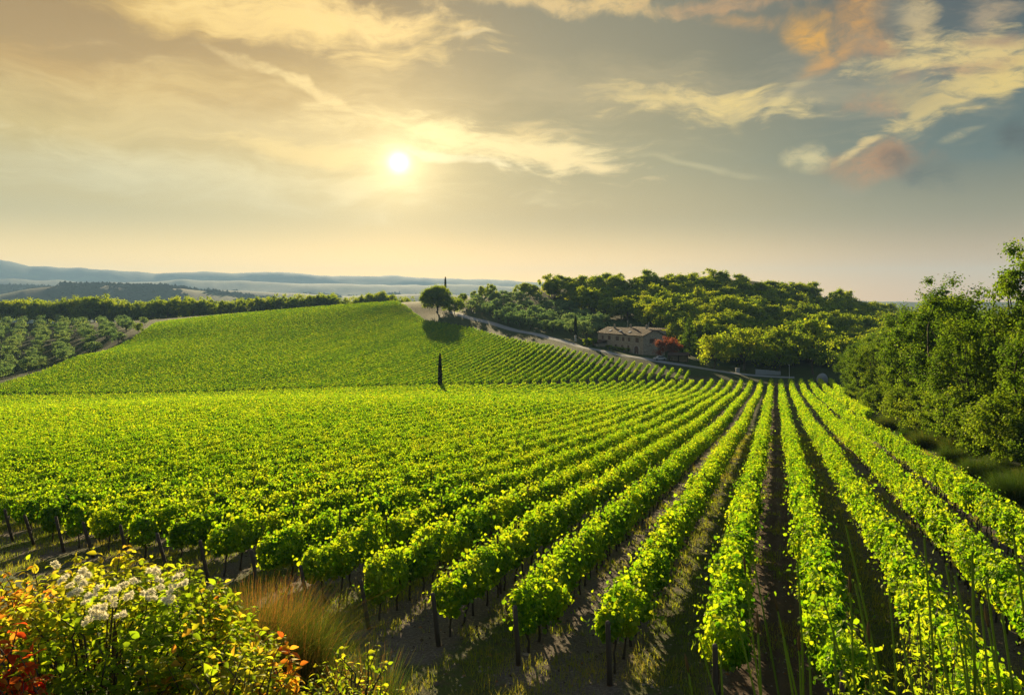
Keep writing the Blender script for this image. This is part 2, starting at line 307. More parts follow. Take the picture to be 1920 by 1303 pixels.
def tps(P, z, lam):
    n = len(P); r2 = ((P[:, None]-P[None])**2).sum(2); K = .5*r2*np.log(r2+1e-9); A = np.zeros((n+3, n+3))
    A[:n, :n] = K+lam*np.eye(n); A[:n, n] = 1; A[:n, n+1:] = P; A[n, :n] = 1; A[n+1:, :n] = P.T
    w = np.linalg.solve(A, np.concatenate([z, [0, 0, 0]]))
    def f(Q):
        out = np.empty(len(Q))
        for i in range(0, len(Q), 20000):
            q = Q[i:i+20000]; r2 = ((q[:, None]-P[None])**2).sum(2)
            out[i:i+20000] = (.5*r2*np.log(r2+1e-9))@w[:n]+w[n]+q@w[n+1:]
        return out
    return f
_f = tps(CT[:, :2]/100, CT[:, 2], .004)
NE = np.array([1.5, 2.13])/2.605            # across the headland, away from the bank the camera stands on
def sstep(x, a, b): t = np.clip((x-a)/(b-a), 0, 1); return t*t*(3-2*t)
RIDGES = [  # distance, thickness, skyline in the photograph, roughness
    (3000, 420, [(-400, 566), (-60, 560), (0, 551), (60, 540), (110, 534), (200, 533), (300, 536), (380, 545), (460, 556), (560, 566), (2500, 580)], 10),
    (4300, 420, [(-400, 548), (0, 538), (70, 541), (150, 548), (300, 545), (400, 543), (520, 548), (680, 556), (760, 551), (850, 553), (960, 560), (1400, 566), (2500, 566)], 12),
    (7200, 900, [(-400, 520), (0, 524), (180, 530), (400, 526), (560, 533), (760, 534), (960, 537), (1300, 545), (1600, 566), (1700, 572), (2500, 560)], 30),
    (9000, 1100, [(-400, 480), (0, 490), (55, 500), (85, 500), (150, 503), (200, 505), (290, 514), (325, 510), (385, 510), (420, 513), (480, 511), (530, 511), (600, 518), (740, 519), (830, 521), (960, 526), (1200, 540), (1500, 568), (1615, 573), (1650, 569), (1710, 567), (1800, 570), (2500, 560)], 34)]
def far_z(X, Y):
    r = np.hypot(X, Y); th = np.arctan2(X, Y); px = CX+F*np.tan(np.clip(th, -1.1, 1.1)); front = np.cos(np.clip(th, -1.1, 1.1))
    z = -75+22*(fbm(X/900, Y/900, 3)-.5)
    for D, W, sk, ro in RIDGES:
        sk = np.array(sk, float); py = np.interp(px, sk[:, 0], sk[:, 1]); pk = (HZ-py)/F*D*front
        pk = pk+ro*(fbm(px/38, r/500, int(D), 5)-.5)*1.0
        z = np.maximum(z, -75+(pk+75)*np.exp(-((r-D)/W)**2)+ro*1.1*(fbm(X/520, Y/380, int(D)+9, 5)-.5))
    return z
def land(X, Y):
    Q = np.stack([X, Y], 1); r = np.hypot(X, Y); Qc = Q*np.minimum(1, 640/np.maximum(r, 1))[:, None]
    z = _f(Qc/100); z = np.clip(z, -60, 30)
    n = Q@NE; nb = np.maximum(n, -30)
    bank = np.interp(nb, [-30, 0, 1.2, 11.5], [-1.5, -1.68, -1.8, -8.6]); t = sstep(n, 9.2, 12.6)
    # only a bank near the camera; far to the sides the field simply carries on
    z = np.where(n < 12.6, bank*(1-t)+z*t, z)
    k = sstep(r, 640, 1300)
    return z*(1-k)+far_z(X, Y)*k
RR = np.concatenate([np.linspace(.0, 14, 30), np.geomspace(14.6, 10300, 290)]); LR = RR
TH = np.concatenate([np.linspace(-math.pi, -.85, 30)[:-1], np.linspace(-.85, .85, 700), np.linspace(.85, math.pi, 30)[1:]])
GR_, GT_ = np.meshgrid(RR, TH, indexing='ij'); GX, GY = GR_*np.sin(GT_), GR_*np.cos(GT_)
GZ = land(GX.ravel(), GY.ravel()).reshape(GX.shape)
def ground(X, Y):
    X = np.atleast_1d(np.asarray(X, float)); Y = np.atleast_1d(np.asarray(Y, float)); r = np.hypot(X, Y); th = np.arctan2(X, Y)
    i = np.clip(np.searchsorted(RR, r)-1, 0, len(RR)-2); j = np.clip(np.searchsorted(TH, th)-1, 0, len(TH)-2)
    a = np.clip((r-RR[i])/(RR[i+1]-RR[i]), 0, 1); b = (th-TH[j])/(TH[j+1]-TH[j])
    return (GZ[i, j]*(1-a)+GZ[i+1, j]*a)*(1-b)+(GZ[i, j+1]*(1-a)+GZ[i+1, j+1]*a)*b
def gz(x, y): return float(ground(x, y)[0])
def inpoly(x, y, poly):
    poly = np.asarray(poly); c = np.zeros(np.shape(x), bool); j = len(poly)-1
    for i in range(len(poly)):
        xi, yi = poly[i]; xj, yj = poly[j]
        c ^= ((yi > y) != (yj > y)) & (x < (xj-xi)*(y-yi)/(yj-yi+1e-12)+xi); j = i
    return c
def plan(pts): return np.array([((px-CX)/F*Y, Y) for px, Y in pts])

UPPER = plan([(-420, 219), (0, 238), (140, 300), (270, 378), (292, 432), (450, 440), (600, 453), (740, 458), (762, 436), (800, 392), (890, 350), (940, 318), (1000, 292), (1100, 262), (1200, 243), (1300, 230), (1400, 221), (1395, 219)])
WOODS = plan([(925, 450), (1000, 425), (1100, 388), (1200, 345), (1255, 305), (1330, 268), (1450, 254), (1580, 246), (1660, 250), (1720, 330), (1720, 430), (1650, 480), (1540, 515), (1400, 530), (1240, 530), (1050, 505), (940, 490)])
NEARW = plan([(1585, 165), (1590, 150), (1660, 105), (1750, 76), (1850, 58), (2050, 44), (2600, 60), (2400, 150), (1900, 240), (1640, 245)])
GROVE_L = plan([(-260, 270), (-20, 258), (125, 306), (240, 372), (272, 440), (258, 470), (0, 545), (-260, 560)])
GROVE_R = plan([(872, 408), (1000, 330), (1080, 300), (1125, 305), (1130, 345), (1100, 382), (1000, 420), (930, 440), (885, 440)])

# the ground sheet
def ground_mat(t):
    pos = t.n('ShaderNodeNewGeometry').outputs['Position']; xyz = t.n('ShaderNodeSeparateXYZ', {0: pos}).outputs
    flat = t.n('ShaderNodeCombineXYZ', {0: xyz[0], 1: xyz[1], 2: 0.0}).outputs[0]
    v = t.vm('DOT_PRODUCT', flat, (DV[0], DV[1], 0)).outputs['Value']; u = t.vm('DOT_PRODUCT', flat, (DU[0], DU[1], 0)).outputs['Value']
    at = lambda n: t.n('ShaderNodeAttribute', attribute_name=n).outputs['Fac']
    n1 = t.noise(flat, .35, 5, .6); n2 = t.noise(flat, 2.2, 6, .65); n3 = t.noise(flat, 11, 5, .7); n4 = t.noise(flat, 45, 3, .7)
    soil = t.mix(n2, (.085, .066, .050), (.185, .150, .115)); soil = t.mix(t.mr(n3, .42, .7), soil, (.25, .205, .155))
    soil = t.mix(t.mr(n4, .52, .66, 0, .6), soil, (.06, .045, .032))
    # worked earth between every second pair of rows, grass between the others
    ph = t.m('FRACT', t.m('MULTIPLY', t.m('ADD', v, 1.25), .2))        # 0 at one bare aisle's left row, .5 at its right row
    w1 = t.m('MULTIPLY_ADD', n2, .3, t.m('ABSOLUTE', t.m('MULTIPLY_ADD', ph, 2.0, -1.5)))   # around .75 = grassy aisle
    grassy = t.mr(w1, .62, .38)
    furrow = t.m('SINE', t.m('MULTIPLY', v, 12.0))
    tilled = t.mix(n3, (.060, .036, .020), (.145, .092, .056)); tilled = t.mix(t.mr(furrow, -.2, 1, 0, .3), tilled, (.19, .13, .085))
    aisle = t.mix(t.mr(t.m('ABSOLUTE', v), .95, 1.25), tilled, soil)
    gr = t.mix(n3, (.045, .080, .014), (.12, .125, .030)); gr = t.mix(t.mr(n2, .5, .7), gr, (.12, .085, .045))
    field = t.mix(t.m('MULTIPLY', grassy, t.mr(n2, .3, .52)), aisle, gr)
    head = t.mix(t.mr(t.m('MULTIPLY_ADD', n3, .3, n1), .56, .76), soil, gr)
    dry = t.mix(n2, (.018, .044, .009), (.042, .064, .015))
    c = t.mix(at('field'), t.mix(at('head'), dry, head), field)
    wood_ = t.mix(n1, (.018, .036, .009), (.036, .058, .014))
    c = t.mix(at('wood'), c, wood_)
    up = t.mix(n2, (.04, .055, .014), (.095, .085, .035)); c = t.mix(at('upper'), c, up)
    path = t.mix(n2, (.12, .095, .05), (.20, .15, .085)); c = t.mix(at('path'), c, path)
    f1 = t.noise(flat, .0016, 3, .5); f2 = t.noise(flat, .006, 6, .65, .6); f3 = t.noise(flat, .03, 4, .7)
    farm = t.n('ShaderNodeTexVoronoi', {'Vector': t.n('ShaderNodeMapping', {0: flat, 2: (0, 0, .5), 3: (1, .6, 1)}).outputs[0], 'Scale': .0042}).outputs['Color']
    fl = t.mix(t.n('ShaderNodeSeparateColor', {0: farm}).outputs[0], (.022, .052, .013), (.085, .115, .032))
    fw = t.mix(f3, (.012, .026, .010), (.030, .048, .016))
    far = t.mix(t.mr(t.m('MULTIPLY_ADD', f1, .6, t.m('MULTIPLY', f2, .6)), .54, .62), fl, fw)
    c = t.mix(at('far'), c, far)
    hgt = t.m('MULTIPLY_ADD', n3, .5, t.m('MULTIPLY_ADD', n2, .8, t.m('MULTIPLY', n4, .25)))
    bp = t.n('ShaderNodeBump', {'Strength': .9, 'Distance': .16, 'Height': hgt})
    return t.n('ShaderNodeBsdfPrincipled', {'Base Color': c, 'Roughness': .95, 'Specular IOR Level': .15, 'Normal': bp.outputs[0]}).outputs[0]
def build_ground():
    nr, nt = GX.shape; idx = np.arange(nr*nt).reshape(nr, nt)
    Q = np.stack([idx[:-1, :-1], idx[:-1, 1:], idx[1:, 1:], idx[1:, :-1]], -1).reshape(-1, 4)[:, ::-1]
    V = np.stack([GX, GY, GZ], -1).reshape(-1, 3)
    me = mesh('ground', V, Q, mat('ground', ground_mat), smooth=True)
    x, y = V[:, 0], V[:, 1]; n = V[:, :2]@NE; v = V[:, :2]@DV; r = np.hypot(x, y)
    near = (n > 15.6) & (v < 10.6) & (y < 216)
    A = {'field': near & (r < 320), 'head': (n > 11.5) & (r < 60) & (v < 10.6), 'wood': np.maximum(inpoly(x, y, WOODS) | inpoly(x, y, NEARW), 1.0*(inpoly(x, y, GROVE_L) | inpoly(x, y, GROVE_R))), 'upper': inpoly(x, y, UPPER), 'far': sstep(r, 560, 760)}
    pth = np.zeros(len(x))
    for a, b, w in ((plan([(205, 346)])[0], plan([(268, 384)])[0], 1.8),):
        d = b-a; tt = np.clip(((x-a[0])*d[0]+(y-a[1])*d[1])/(d@d), 0, 1); pth = np.maximum(pth, np.hypot(x-a[0]-tt*d[0]+3, y-a[1]-tt*d[1]) < w)
    pth = np.maximum(pth, inpoly(x, y, plan([(768, 438), (786, 414), (815, 402), (838, 408), (828, 424), (795, 436)])))
    A['path'] = .42*pth
    for k, a in A.items():
        at = me.attributes.new(k, 'FLOAT', 'POINT'); at.data.foreach_set('value', np.asarray(a, np.float32))
    tag(ob('ground', me), kind='structure')
build_ground()

def ribbon(name, pts, w, m, dz, step=3.0):
    pts = np.asarray(pts); L = np.concatenate([[0], np.cumsum(np.hypot(*np.diff(pts, axis=0).T))]); s = np.arange(0, L[-1], step)
    # smooth the polyline a little
    X = np.interp(s, L, pts[:, 0]); Y = np.interp(s, L, pts[:, 1]); k = np.ones(9)/9
    X = np.convolve(np.pad(X, 4, 'edge'), k, 'valid'); Y = np.convolve(np.pad(Y, 4, 'edge'), k, 'valid')
    tx, ty = np.gradient(X), np.gradient(Y); l = np.hypot(tx, ty); nx, ny = ty/l, -tx/l
    V = []; C = 5
    for j in range(C):
        f = (j/(C-1)-.5)*w; x, y = X+nx*f, Y+ny*f; V.append(np.stack([x, y, ground(x, y)+dz*(1 if 0 < j < C-1 else .4)], 1))
    V = np.stack(V, 1).reshape(-1, 3); i = np.arange(len(X)-1)[:, None]*C+np.arange(C-1)[None]; i = i.ravel()
    return ob(name, mesh(name, V, np.stack([i, i+1, i+C+1, i+C], 1), m, smooth=True))
ROAD = plan([(845, 425), (858, 410), (875, 392), (930, 362), (1000, 322), (1060, 295), (1120, 272), (1200, 256), (1300, 243), (1400, 236), (1480, 232), (1530, 230)])
ROADM = mat('gravel_road', lambda t: (lambda co: t.n('ShaderNodeBsdfPrincipled', {'Base Color': t.mix(t.noise(co, .9, 6, .7), (.15, .165, .175), (.27, .28, .285)), 'Roughness': .95}).outputs[0])(t.n('ShaderNodeNewGeometry').outputs['Position']))
tag(ribbon('road', ROAD, 3.6, ROADM, .12), kind='structure')

# ------------------------------------------------------------------ vine rows
def row_leaves(k, v, u0, u1, g, near_ok, dens=1.0, wid=1.0, dt=0.0, hv=1.0):
    """one row's foliage between u0 and u1"""
    u = np.arange(u0, u1, .5)+.25
    if len(u) < 4: return None
    X = u*DU[0]+v*DV[0]; Y = u*DU[1]+v*DV[1]; D = np.hypot(X, Y); Z = ground(X, Y)
    s = np.clip(.0014*D, .098, .23); lai = np.interp(D, [20, 60, 120, 215, 420], [2.4, 2.4, 2.2, 1.9, 1.7])*dens
    cnt = lai*3.3/(s*s*.62)*.5
    n = g.poisson(cnt*np.interp(D, [20, 120], [1, 1.0])); i = np.repeat(np.arange(len(u)), n); N = len(i)
    if N == 0: return None
    uu = u[i]+g.uniform(-.25, .25, N); ss = s[i]*np.clip(np.exp(g.normal(-.06, .28, N)), .45, 1.6)
    # the single vines of the row: each its own height, width and lean
    SP = .95; nv = int((u1-u0)/SP)+3; vD = np.interp(np.arange(nv)*SP+u0, u, D); vh = np.clip(1+g.normal(0, .20, nv)*hv*np.interp(vD, [30, 110], [1, .45]), .5, 1.7); vw = np.clip(g.normal(1.06, .27, nv), .5, 1.75); vo = g.normal(0, .10, nv)
    weak = g.random(nv) < .06; vh[weak] *= .72; vw[weak] *= .6
    j = np.clip(((uu-u0)/SP).astype(int), 0, nv-1); du = (uu-u0)/SP-j-.5; keep = g.random(N) < np.clip(.6+.5*vw[j], 0, 1)*(1-1.3*du*du)
    j2 = np.clip(j+np.where(du > 0, 1, -1), 0, nv-1); f = np.clip(np.abs(du)-.2, 0, .5)
    H_ = vh[j]*(1-f)+vh[j2]*f; W_ = vw[j]*(1-f)+vw[j2]*f; O_ = vo[j]*(1-f)+vo[j2]*f
    big = fbm(uu/7, np.full(N, v*.37), 41, 2)
    ph = g.uniform(0, 2*math.pi, N)
    end = np.minimum(1, np.minimum(uu-u0, u1-uu)/.3); end = np.sqrt(np.clip(end, .05, 1))
    b = W_*(.55+.9*fbm(uu*2.1+k*17.3, ph*1.3+k, 21, 3))*(1-1.25*du*du)
    rho = np.where(g.random(N) < .25, np.sqrt(g.random(N)), 1-np.abs(g.normal(0, .16, N)))
    cx, sx = np.cos(ph), np.sin(ph)
    hw = .36*b*end*wid; hh = np.where(sx > 0, .56*H_*(1-1.0*du*du)*(.85+.3*big), .58*(.65+.7*vn(uu*2.3, np.full(N, v*5.7), 8)))*(.4+.6*end)
    ox = O_+hw*rho*np.sign(cx)*np.abs(cx)**.8+np.where(g.random(N) < .10, g.normal(0, .22, N), 0); oz = 1.30+hh*rho*sx
    spr = (g.random(N) < .13*hv) & (sx > .2); oz = oz+np.where(spr, g.random(N)**1.5*.5, 0)       # shoots standing above the wires
    Nn = np.stack([DV[0]*cx, DV[1]*cx, .45*sx+.3], 1)+g.normal(0, .6, (N, 3))
    cq = [fbm(uu*2.6+a*9.1+k*3.3, ph*1.6+a*5, 60+a, 2)-.5 for a in range(3)]; Nn = Nn+2.2*np.stack(cq, 1)                # sprays of leaves face the same way
    big_tint = .10*(W_-1)
    # shoots that reach out of the hedge
    P = np.stack([uu*DU[0]+(v+ox)*DV[0], uu*DU[1]+(v+ox)*DV[1], np.interp(uu, u, Z)+oz], 1)
    Tt = np.stack([DV[0]*cx*.5, DV[1]*cx*.5, np.full(N, -.75)], 1)+g.normal(0, .6, (N, 3))
    tint = np.clip(.40+dt+.95*(fbm(uu*1.2, ph*.9+v, 31, 3)-.5)+big_tint+g.normal(0, .17, N)+(g.random(N) < .010)*.45, 0, 1)
    P, Nn, Tt, ss, tint, i = P[keep], Nn[keep], Tt[keep], ss[keep], tint[keep], i[keep]
    Dn = D[i]; parts = []
    nm = (Dn < 46) & near_ok
    if nm.any():
        V, Q = leaves(P[nm], Nn[nm], Tt[nm], ss[nm], VINE); parts.append((V, Q, np.repeat(tint[nm], 6)))
        m = int((u1-u0 if D.min() > 1 else 0)*0+np.sum(D < 46)*.5*1.1)
        if m:
            near_u = u[D < 46]; su = g.uniform(near_u.min(), near_u.max(), m); L = 7
            az = g.uniform(0, 2*math.pi, m); dr = np.stack([np.cos(az)*.5, np.sin(az)*.5, g.uniform(.1, .9, m)], 1); dr = nrm(dr)
            h0 = 1.5+g.uniform(0, .35, m); o = g.normal(0, .2, m)
            B0 = np.stack([su*DU[0]+(v+o)*DV[0], su*DU[1]+(v+o)*DV[1], np.interp(su, u, Z)+h0], 1)
            tl = np.arange(1, L+1)/L; ln = g.uniform(.3, .75, m)
            Pp = B0[:, None]+dr[:, None]*(tl[None, :]*ln[:, None])[..., None]; Pp[:, :, 2] -= (tl**2)[None]*ln[:, None]*.45
            Pp = Pp.reshape(-1, 3)+g.normal(0, .02, (m*L, 3)); M = len(Pp)
            V, Q = leaves(Pp, g.normal(0, .6, (M, 3))+np.array([0, 0, .7]), g.normal(0, .5, (M, 3))+np.array([0, 0, -.6]), np.tile(.095-.05*tl, m), VINE)
            parts.append((V, Q, np.repeat(np.clip(g.normal(.55, .12, M), 0, 1), 6)))
    fm = ~nm
    if fm.any():
        V, Q = leaves(P[fm], Nn[fm], Tt[fm], ss[fm]*1.12, KITE); parts.append((V, Q, np.repeat(tint[fm], 4)))
    return join(parts)

def trunk_mesh(seed):
    g = rng(seed); b = MB(); n = 6; z = np.linspace(-.06, .95, n); x = np.cumsum(g.normal(0, .022, n)); y = np.cumsum(g.normal(0, .022, n))
    b.tube(np.stack([x, y, z], 1), [.045, .034, .03, .03, .032, .028], 6); return b.data('vine_trunk', VTRUNK_M, True)
TRUNKS = [trunk_mesh(i) for i in range(4)]
def post_mesh(h, r, seed):
    g = rng(seed); b = MB(); z = np.array([-.1, h*.3, h*.7, h-.02, h]); w = g.normal(0, .006, (5, 2))
    b.tube(np.stack([w[:, 0], w[:, 1], z], 1), [r*1.08, r, r*.96, r*.93, r*.82], 8); return b.data('post', POST_M, True)
POSTS = [post_mesh(1.95, .042, i) for i in range(3)]; ENDP = [post_mesh(1.65, .065, 9+i) for i in range(3)]
ORD = ['', 'second', 'third', 'fourth', 'fifth', 'sixth', 'seventh', 'eighth', 'ninth', 'tenth', 'eleventh', 'twelfth', 'thirteenth', 'fourteenth', 'fifteenth', 'sixteenth']
def near_label(k):
    look = {-1: 'bright yellow green vine row along the wooded side of the bare brown aisle', 0: 'vine row ending at an upright post on the house side of the brown aisle',
            -2: 'second vine row from the bare brown aisle towards the woods, partly behind the leafy sapling', -3: 'third vine row from the bare brown aisle towards the woods',
            -4: 'outermost long vine row, running beside the dark broom bushes and woods', -5: 'short vine row starting deep in the field beside the woods, inner of two',
            -6: 'shortest vine row, starting far back against the woods edge', 1: 'vine row whose end post stands in the teal shaded dirt, two rows from bare aisle'}
    if k in look: return look[k]
    if k <= 13: return '%s vine row from the bare brown aisle, going away from the woods' % ORD[k]
    return 'leafy vine row deep in the near field, its near end cut by the picture edge'
def build_rows():
    for k in range(-6, 86):
        v = -1.25-2.5*k; g = rng(1000+k)
        # near end on the headland line; rows at the edge of the woods start later
        u0 = 16.96/(DU@NE)-v*(DV@NE)/(DU@NE)
        u0 = {-5: 112.0, -6: 150.0}.get(k, u0)+g.uniform(-.25, .25)
        # skip what lies far outside the left edge of the photograph
        uu = np.arange(u0, 260, 1.0); X = uu*DU[0]+v*DV[0]; Y = uu*DU[1]+v*DV[1]
        inside = (X > -.67*Y-6) & (Y < {True: 213.5, False: 214.5}[k < 5])
        if not inside.any(): continue
        ua, ub = uu[inside][0], uu[inside][-1]
        if ua-u0 < 1.5: ua = u0
        J = row_leaves(k, v, ua, ub, g, True)
        if J is None: continue
        bx, by = ua*DU[0]+v*DV[0], ua*DU[1]+v*DV[1]; base = np.array([bx, by, gz(bx, by)])
        V, Q, tn = J
        detailed = -4 <= k <= 13
        if not detailed:
            o = ob('vine_row', mesh('vine_row', V-base, Q, VINE_M, tn), loc=base)
            tag(o, near_label(k), 'vine row', 'vine rows of the near field'); continue
        root = ob('vine_row', None, loc=base); root.empty_display_size = .3
        tag(root, near_label(k), 'vine row', 'vine rows of the near field')
        ob('foliage', mesh('foliage', V-base, Q, VINE_M, tn), root)
        def at(u, dv=0): 
            x, y = u*DU[0]+(v+dv)*DV[0], u*DU[1]+(v+dv)*DV[1]; return np.array([x, y, gz(x, y)])-base
        lean = R(16 if k > 2 else 9)+g.uniform(-.05, .05)
        ax = Vector((DV[0], DV[1], 0)); q = Matrix.Rotation(lean, 3, ax).to_euler()
        ob('end_post', ENDP[k % 3], root, at(ua-.15), q)
        um = min(ub, ua+ (62 if k < 6 else 45))
        for j, u in enumerate(np.arange(ua+.7, um, .95)):
            ob('trunk', TRUNKS[g.integers(4)], root, at(u+g.uniform(-.12, .12), g.normal(0, .04)), (g.normal(0, .07), g.normal(0, .07), g.uniform(0, 6.28)), g.uniform(.9, 1.08))
        for u in np.arange(ua+5, um, 5.2): ob('post', POSTS[g.integers(3)], root, at(u), (g.normal(0, .03), g.normal(0, .03), 0))
    # the block that climbs the opposite hillside
    for k in range(5, 175):
        v = -1.25-2.5*k; g = rng(5000+k); u = np.arange(120, 520, 1.0); X = u*DU[0]+v*DV[0]; Y = u*DU[1]+v*DV[1]
        ins = inpoly(X, Y, UPPER) & (X > -.68*Y-8) & (Y > 219)
        if ins.sum() < 6: continue
        cut = np.split(np.nonzero(ins)[0], np.nonzero(np.diff(np.nonzero(ins)[0]) > 1)[0]+1); cut = max(cut, key=len)   # the longest unbroken stretch
        if len(cut) < 12: continue
        a, b = u[cut[0]]+g.uniform(0, 1), u[cut[-1]]; J = row_leaves(k, v, a, b, g, False, .72, .64, -.06, .4)
        if J is None: continue
        V, Q, tn = J; bx, by = a*DU[0]+v*DV[0], a*DU[1]+v*DV[1]; base = np.array([bx, by, gz(bx, by)])
        o = ob('vine_row', mesh('vine_row', V-base, Q, VINE_M, tn), loc=base)
        if k <= 20: lb = '%s vine row of the opposite slope counted from the track end by the trees' % ['shortest', 'second', 'third', 'fourth', 'fifth', 'sixth', 'seventh', 'eighth', 'ninth', 'tenth', 'eleventh', 'twelfth', 'thirteenth', 'fourteenth', 'fifteenth', 'sixteenth'][k-5]
        elif k <= 55: lb = 'vine row climbing the opposite hillside to the pale road'
        else: lb = 'vine row climbing the opposite hillside to its rounded crest'
        tag(o, lb, 'vine row', 'vine rows on the opposite hillside' if k <= 20 else ('hillside vine rows below the road' if k <= 55 else 'hillside vine rows below the crest'))
build_rows()

# ------------------------------------------------------------------ trees
def tube_pts(p0, p1, g, n=5, bend=.12):
    t = np.linspace(0, 1, n)[:, None]; L = np.linalg.norm(p1-p0); m = g.normal(0, bend*L, 3); m[2] = abs(m[2])*.5
    return p0*(1-t)+p1*t+np.sin(t*math.pi)*m
def tree_data(seed, H, Rc, z0, leaf, ncl, nlf, m, trunk_r=.22, flat=1.0, lumps=.5, name='crown', shape=KITE, droop=.4, tint0=.4):
    """crown (clumps of leaves on limbs) and trunk of a broadleaf tree, base at the origin"""
    g = rng(seed); b = MB(); hz = (H-z0)/2; cz = z0+hz
    fork = np.array([g.normal(0, .1)*Rc, g.normal(0, .1)*Rc, max(.6, z0*.9+.25*hz)])
    zt = np.linspace(0, 1, 5)[:, None]; b.tube(np.array([0, 0, -.3])*(1-zt)+fork*zt+np.sin(zt*3.14)*g.normal(0, .12, 3)*np.array([1, 1, 0]), np.linspace(trunk_r*1.25, trunk_r*.75, 5), 8)
    d = nrm(g.normal(0, 1, (ncl, 3))); d[:, 2] = np.where(d[:, 2] < -.8, -d[:, 2], d[:, 2]); d = nrm(d)
    az = np.arctan2(d[:, 1], d[:, 0]); lob = 1+lumps*(fbm(az*1.3+seed, d[:, 2]*1.7+seed*.37, seed, 3)-.5)*1.6
    rr = np.where(g.random(ncl) < .25, g.uniform(.2, .65, ncl), g.uniform(.68, .95, ncl))*lob
    C = np.stack([d[:, 0]*Rc*rr, d[:, 1]*Rc*rr, cz+d[:, 2]*hz*rr*flat], 1)
    for c in C[g.permutation(ncl)[:min(ncl, 14)]]: b.tube(tube_pts(fork, c, g), np.linspace(trunk_r*.5, .03, 5), 5)
    cr = Rc*g.uniform(.20, .36, ncl)*(34/ncl)**.25
    i = np.repeat(np.arange(ncl), nlf); N = len(i); o = nrm(g.normal(0, 1, (N, 3))); o[:, 2] *= .8
    q = g.random(N)**.45; P = C[i]+o*(cr[i]*q*(1+.3*g.normal(0, 1, N)))[:, None]
    P[:, 2] = np.maximum(P[:, 2], z0*.55)
    out = nrm(P-np.array([0, 0, cz-hz*.3]))
    Nn = o*.55+out*.5+np.array([0, 0, .3])+g.normal(0, .5, (N, 3)); T = out*.6+np.array([0, 0, -droop])+g.normal(0, .5, (N, 3))
    ct_ = g.normal(0, .13, ncl); tn = np.clip(tint0+ct_[i]+g.normal(0, .12, N), 0, 1)
    V, Q = leaves(P, Nn, T, leaf*g.uniform(.7, 1.25, N), shape)
    return b.data('trunk', BARK_M, True), mesh(name, V, Q, m, np.repeat(tn, len(shape[0])))
def one_mesh(tr, cr, name):
    """a far tree as one mesh: bark and leaves in two material slots"""
    V = []; Qs = []; n = 0; fm = []; tn = []
    for k, me in enumerate((tr, cr)):
        co = np.empty(len(me.vertices)*3, np.float32); me.vertices.foreach_get('co', co); V.append(co.reshape(-1, 3))
        if k: a = np.empty(len(me.vertices), np.float32); me.attributes['tint'].data.foreach_get('value', a); tn.append(a)
        else: tn.append(np.zeros(len(me.vertices), np.float32))
        lv = np.empty(len(me.loops), np.int32); me.loops.foreach_get('vertex_index', lv); ls = np.empty(len(me.polygons), np.int32); me.polygons.foreach_get('loop_start', ls)
        tot = np.diff(np.append(ls, len(lv)))
        for c in (4, 3):
            w = ls[tot == c]
            if len(w): Qs.append((c, lv[w[:, None]+np.arange(c)]+n)); fm.append((c, np.full(len(w), k)))
        n += len(me.vertices)
    order = [q for c in (4, 3) for (cc, q) in Qs if cc == c]; fmo = [f for c in (4, 3) for (cc, f) in fm if cc == c]
    return mesh(name, np.concatenate(V), order, [BARK_M, cr.materials[0]], np.concatenate(tn), np.concatenate(fmo))
def scatter(poly, step, seed, jit=.42):
    g = rng(seed); poly = np.asarray(poly); x0, y0 = poly.min(0); x1, y1 = poly.max(0); out = []
    for r, y in enumerate(np.arange(y0, y1, step*.87)):
        for x in np.arange(x0+(r % 2)*step/2, x1, step):
            p = (x+g.uniform(-jit, jit)*step, y+g.uniform(-jit, jit)*step)
            if inpoly(np.array([p[0]]), np.array([p[1]]), poly)[0]: out.append(p)
    return out
def tree(name, td, x, y, label, cat, group=None, s=1.0, rz=0.0, dz=0.0, sz=None):
    root = ob(name, None, loc=(x, y, gz(x, y)+dz), rot=(0, 0, rz), scale=(s, s, sz or s)); tag(root, label, cat, group)
    ob('trunk', td[0], root); ob('crown', td[1], root); return root

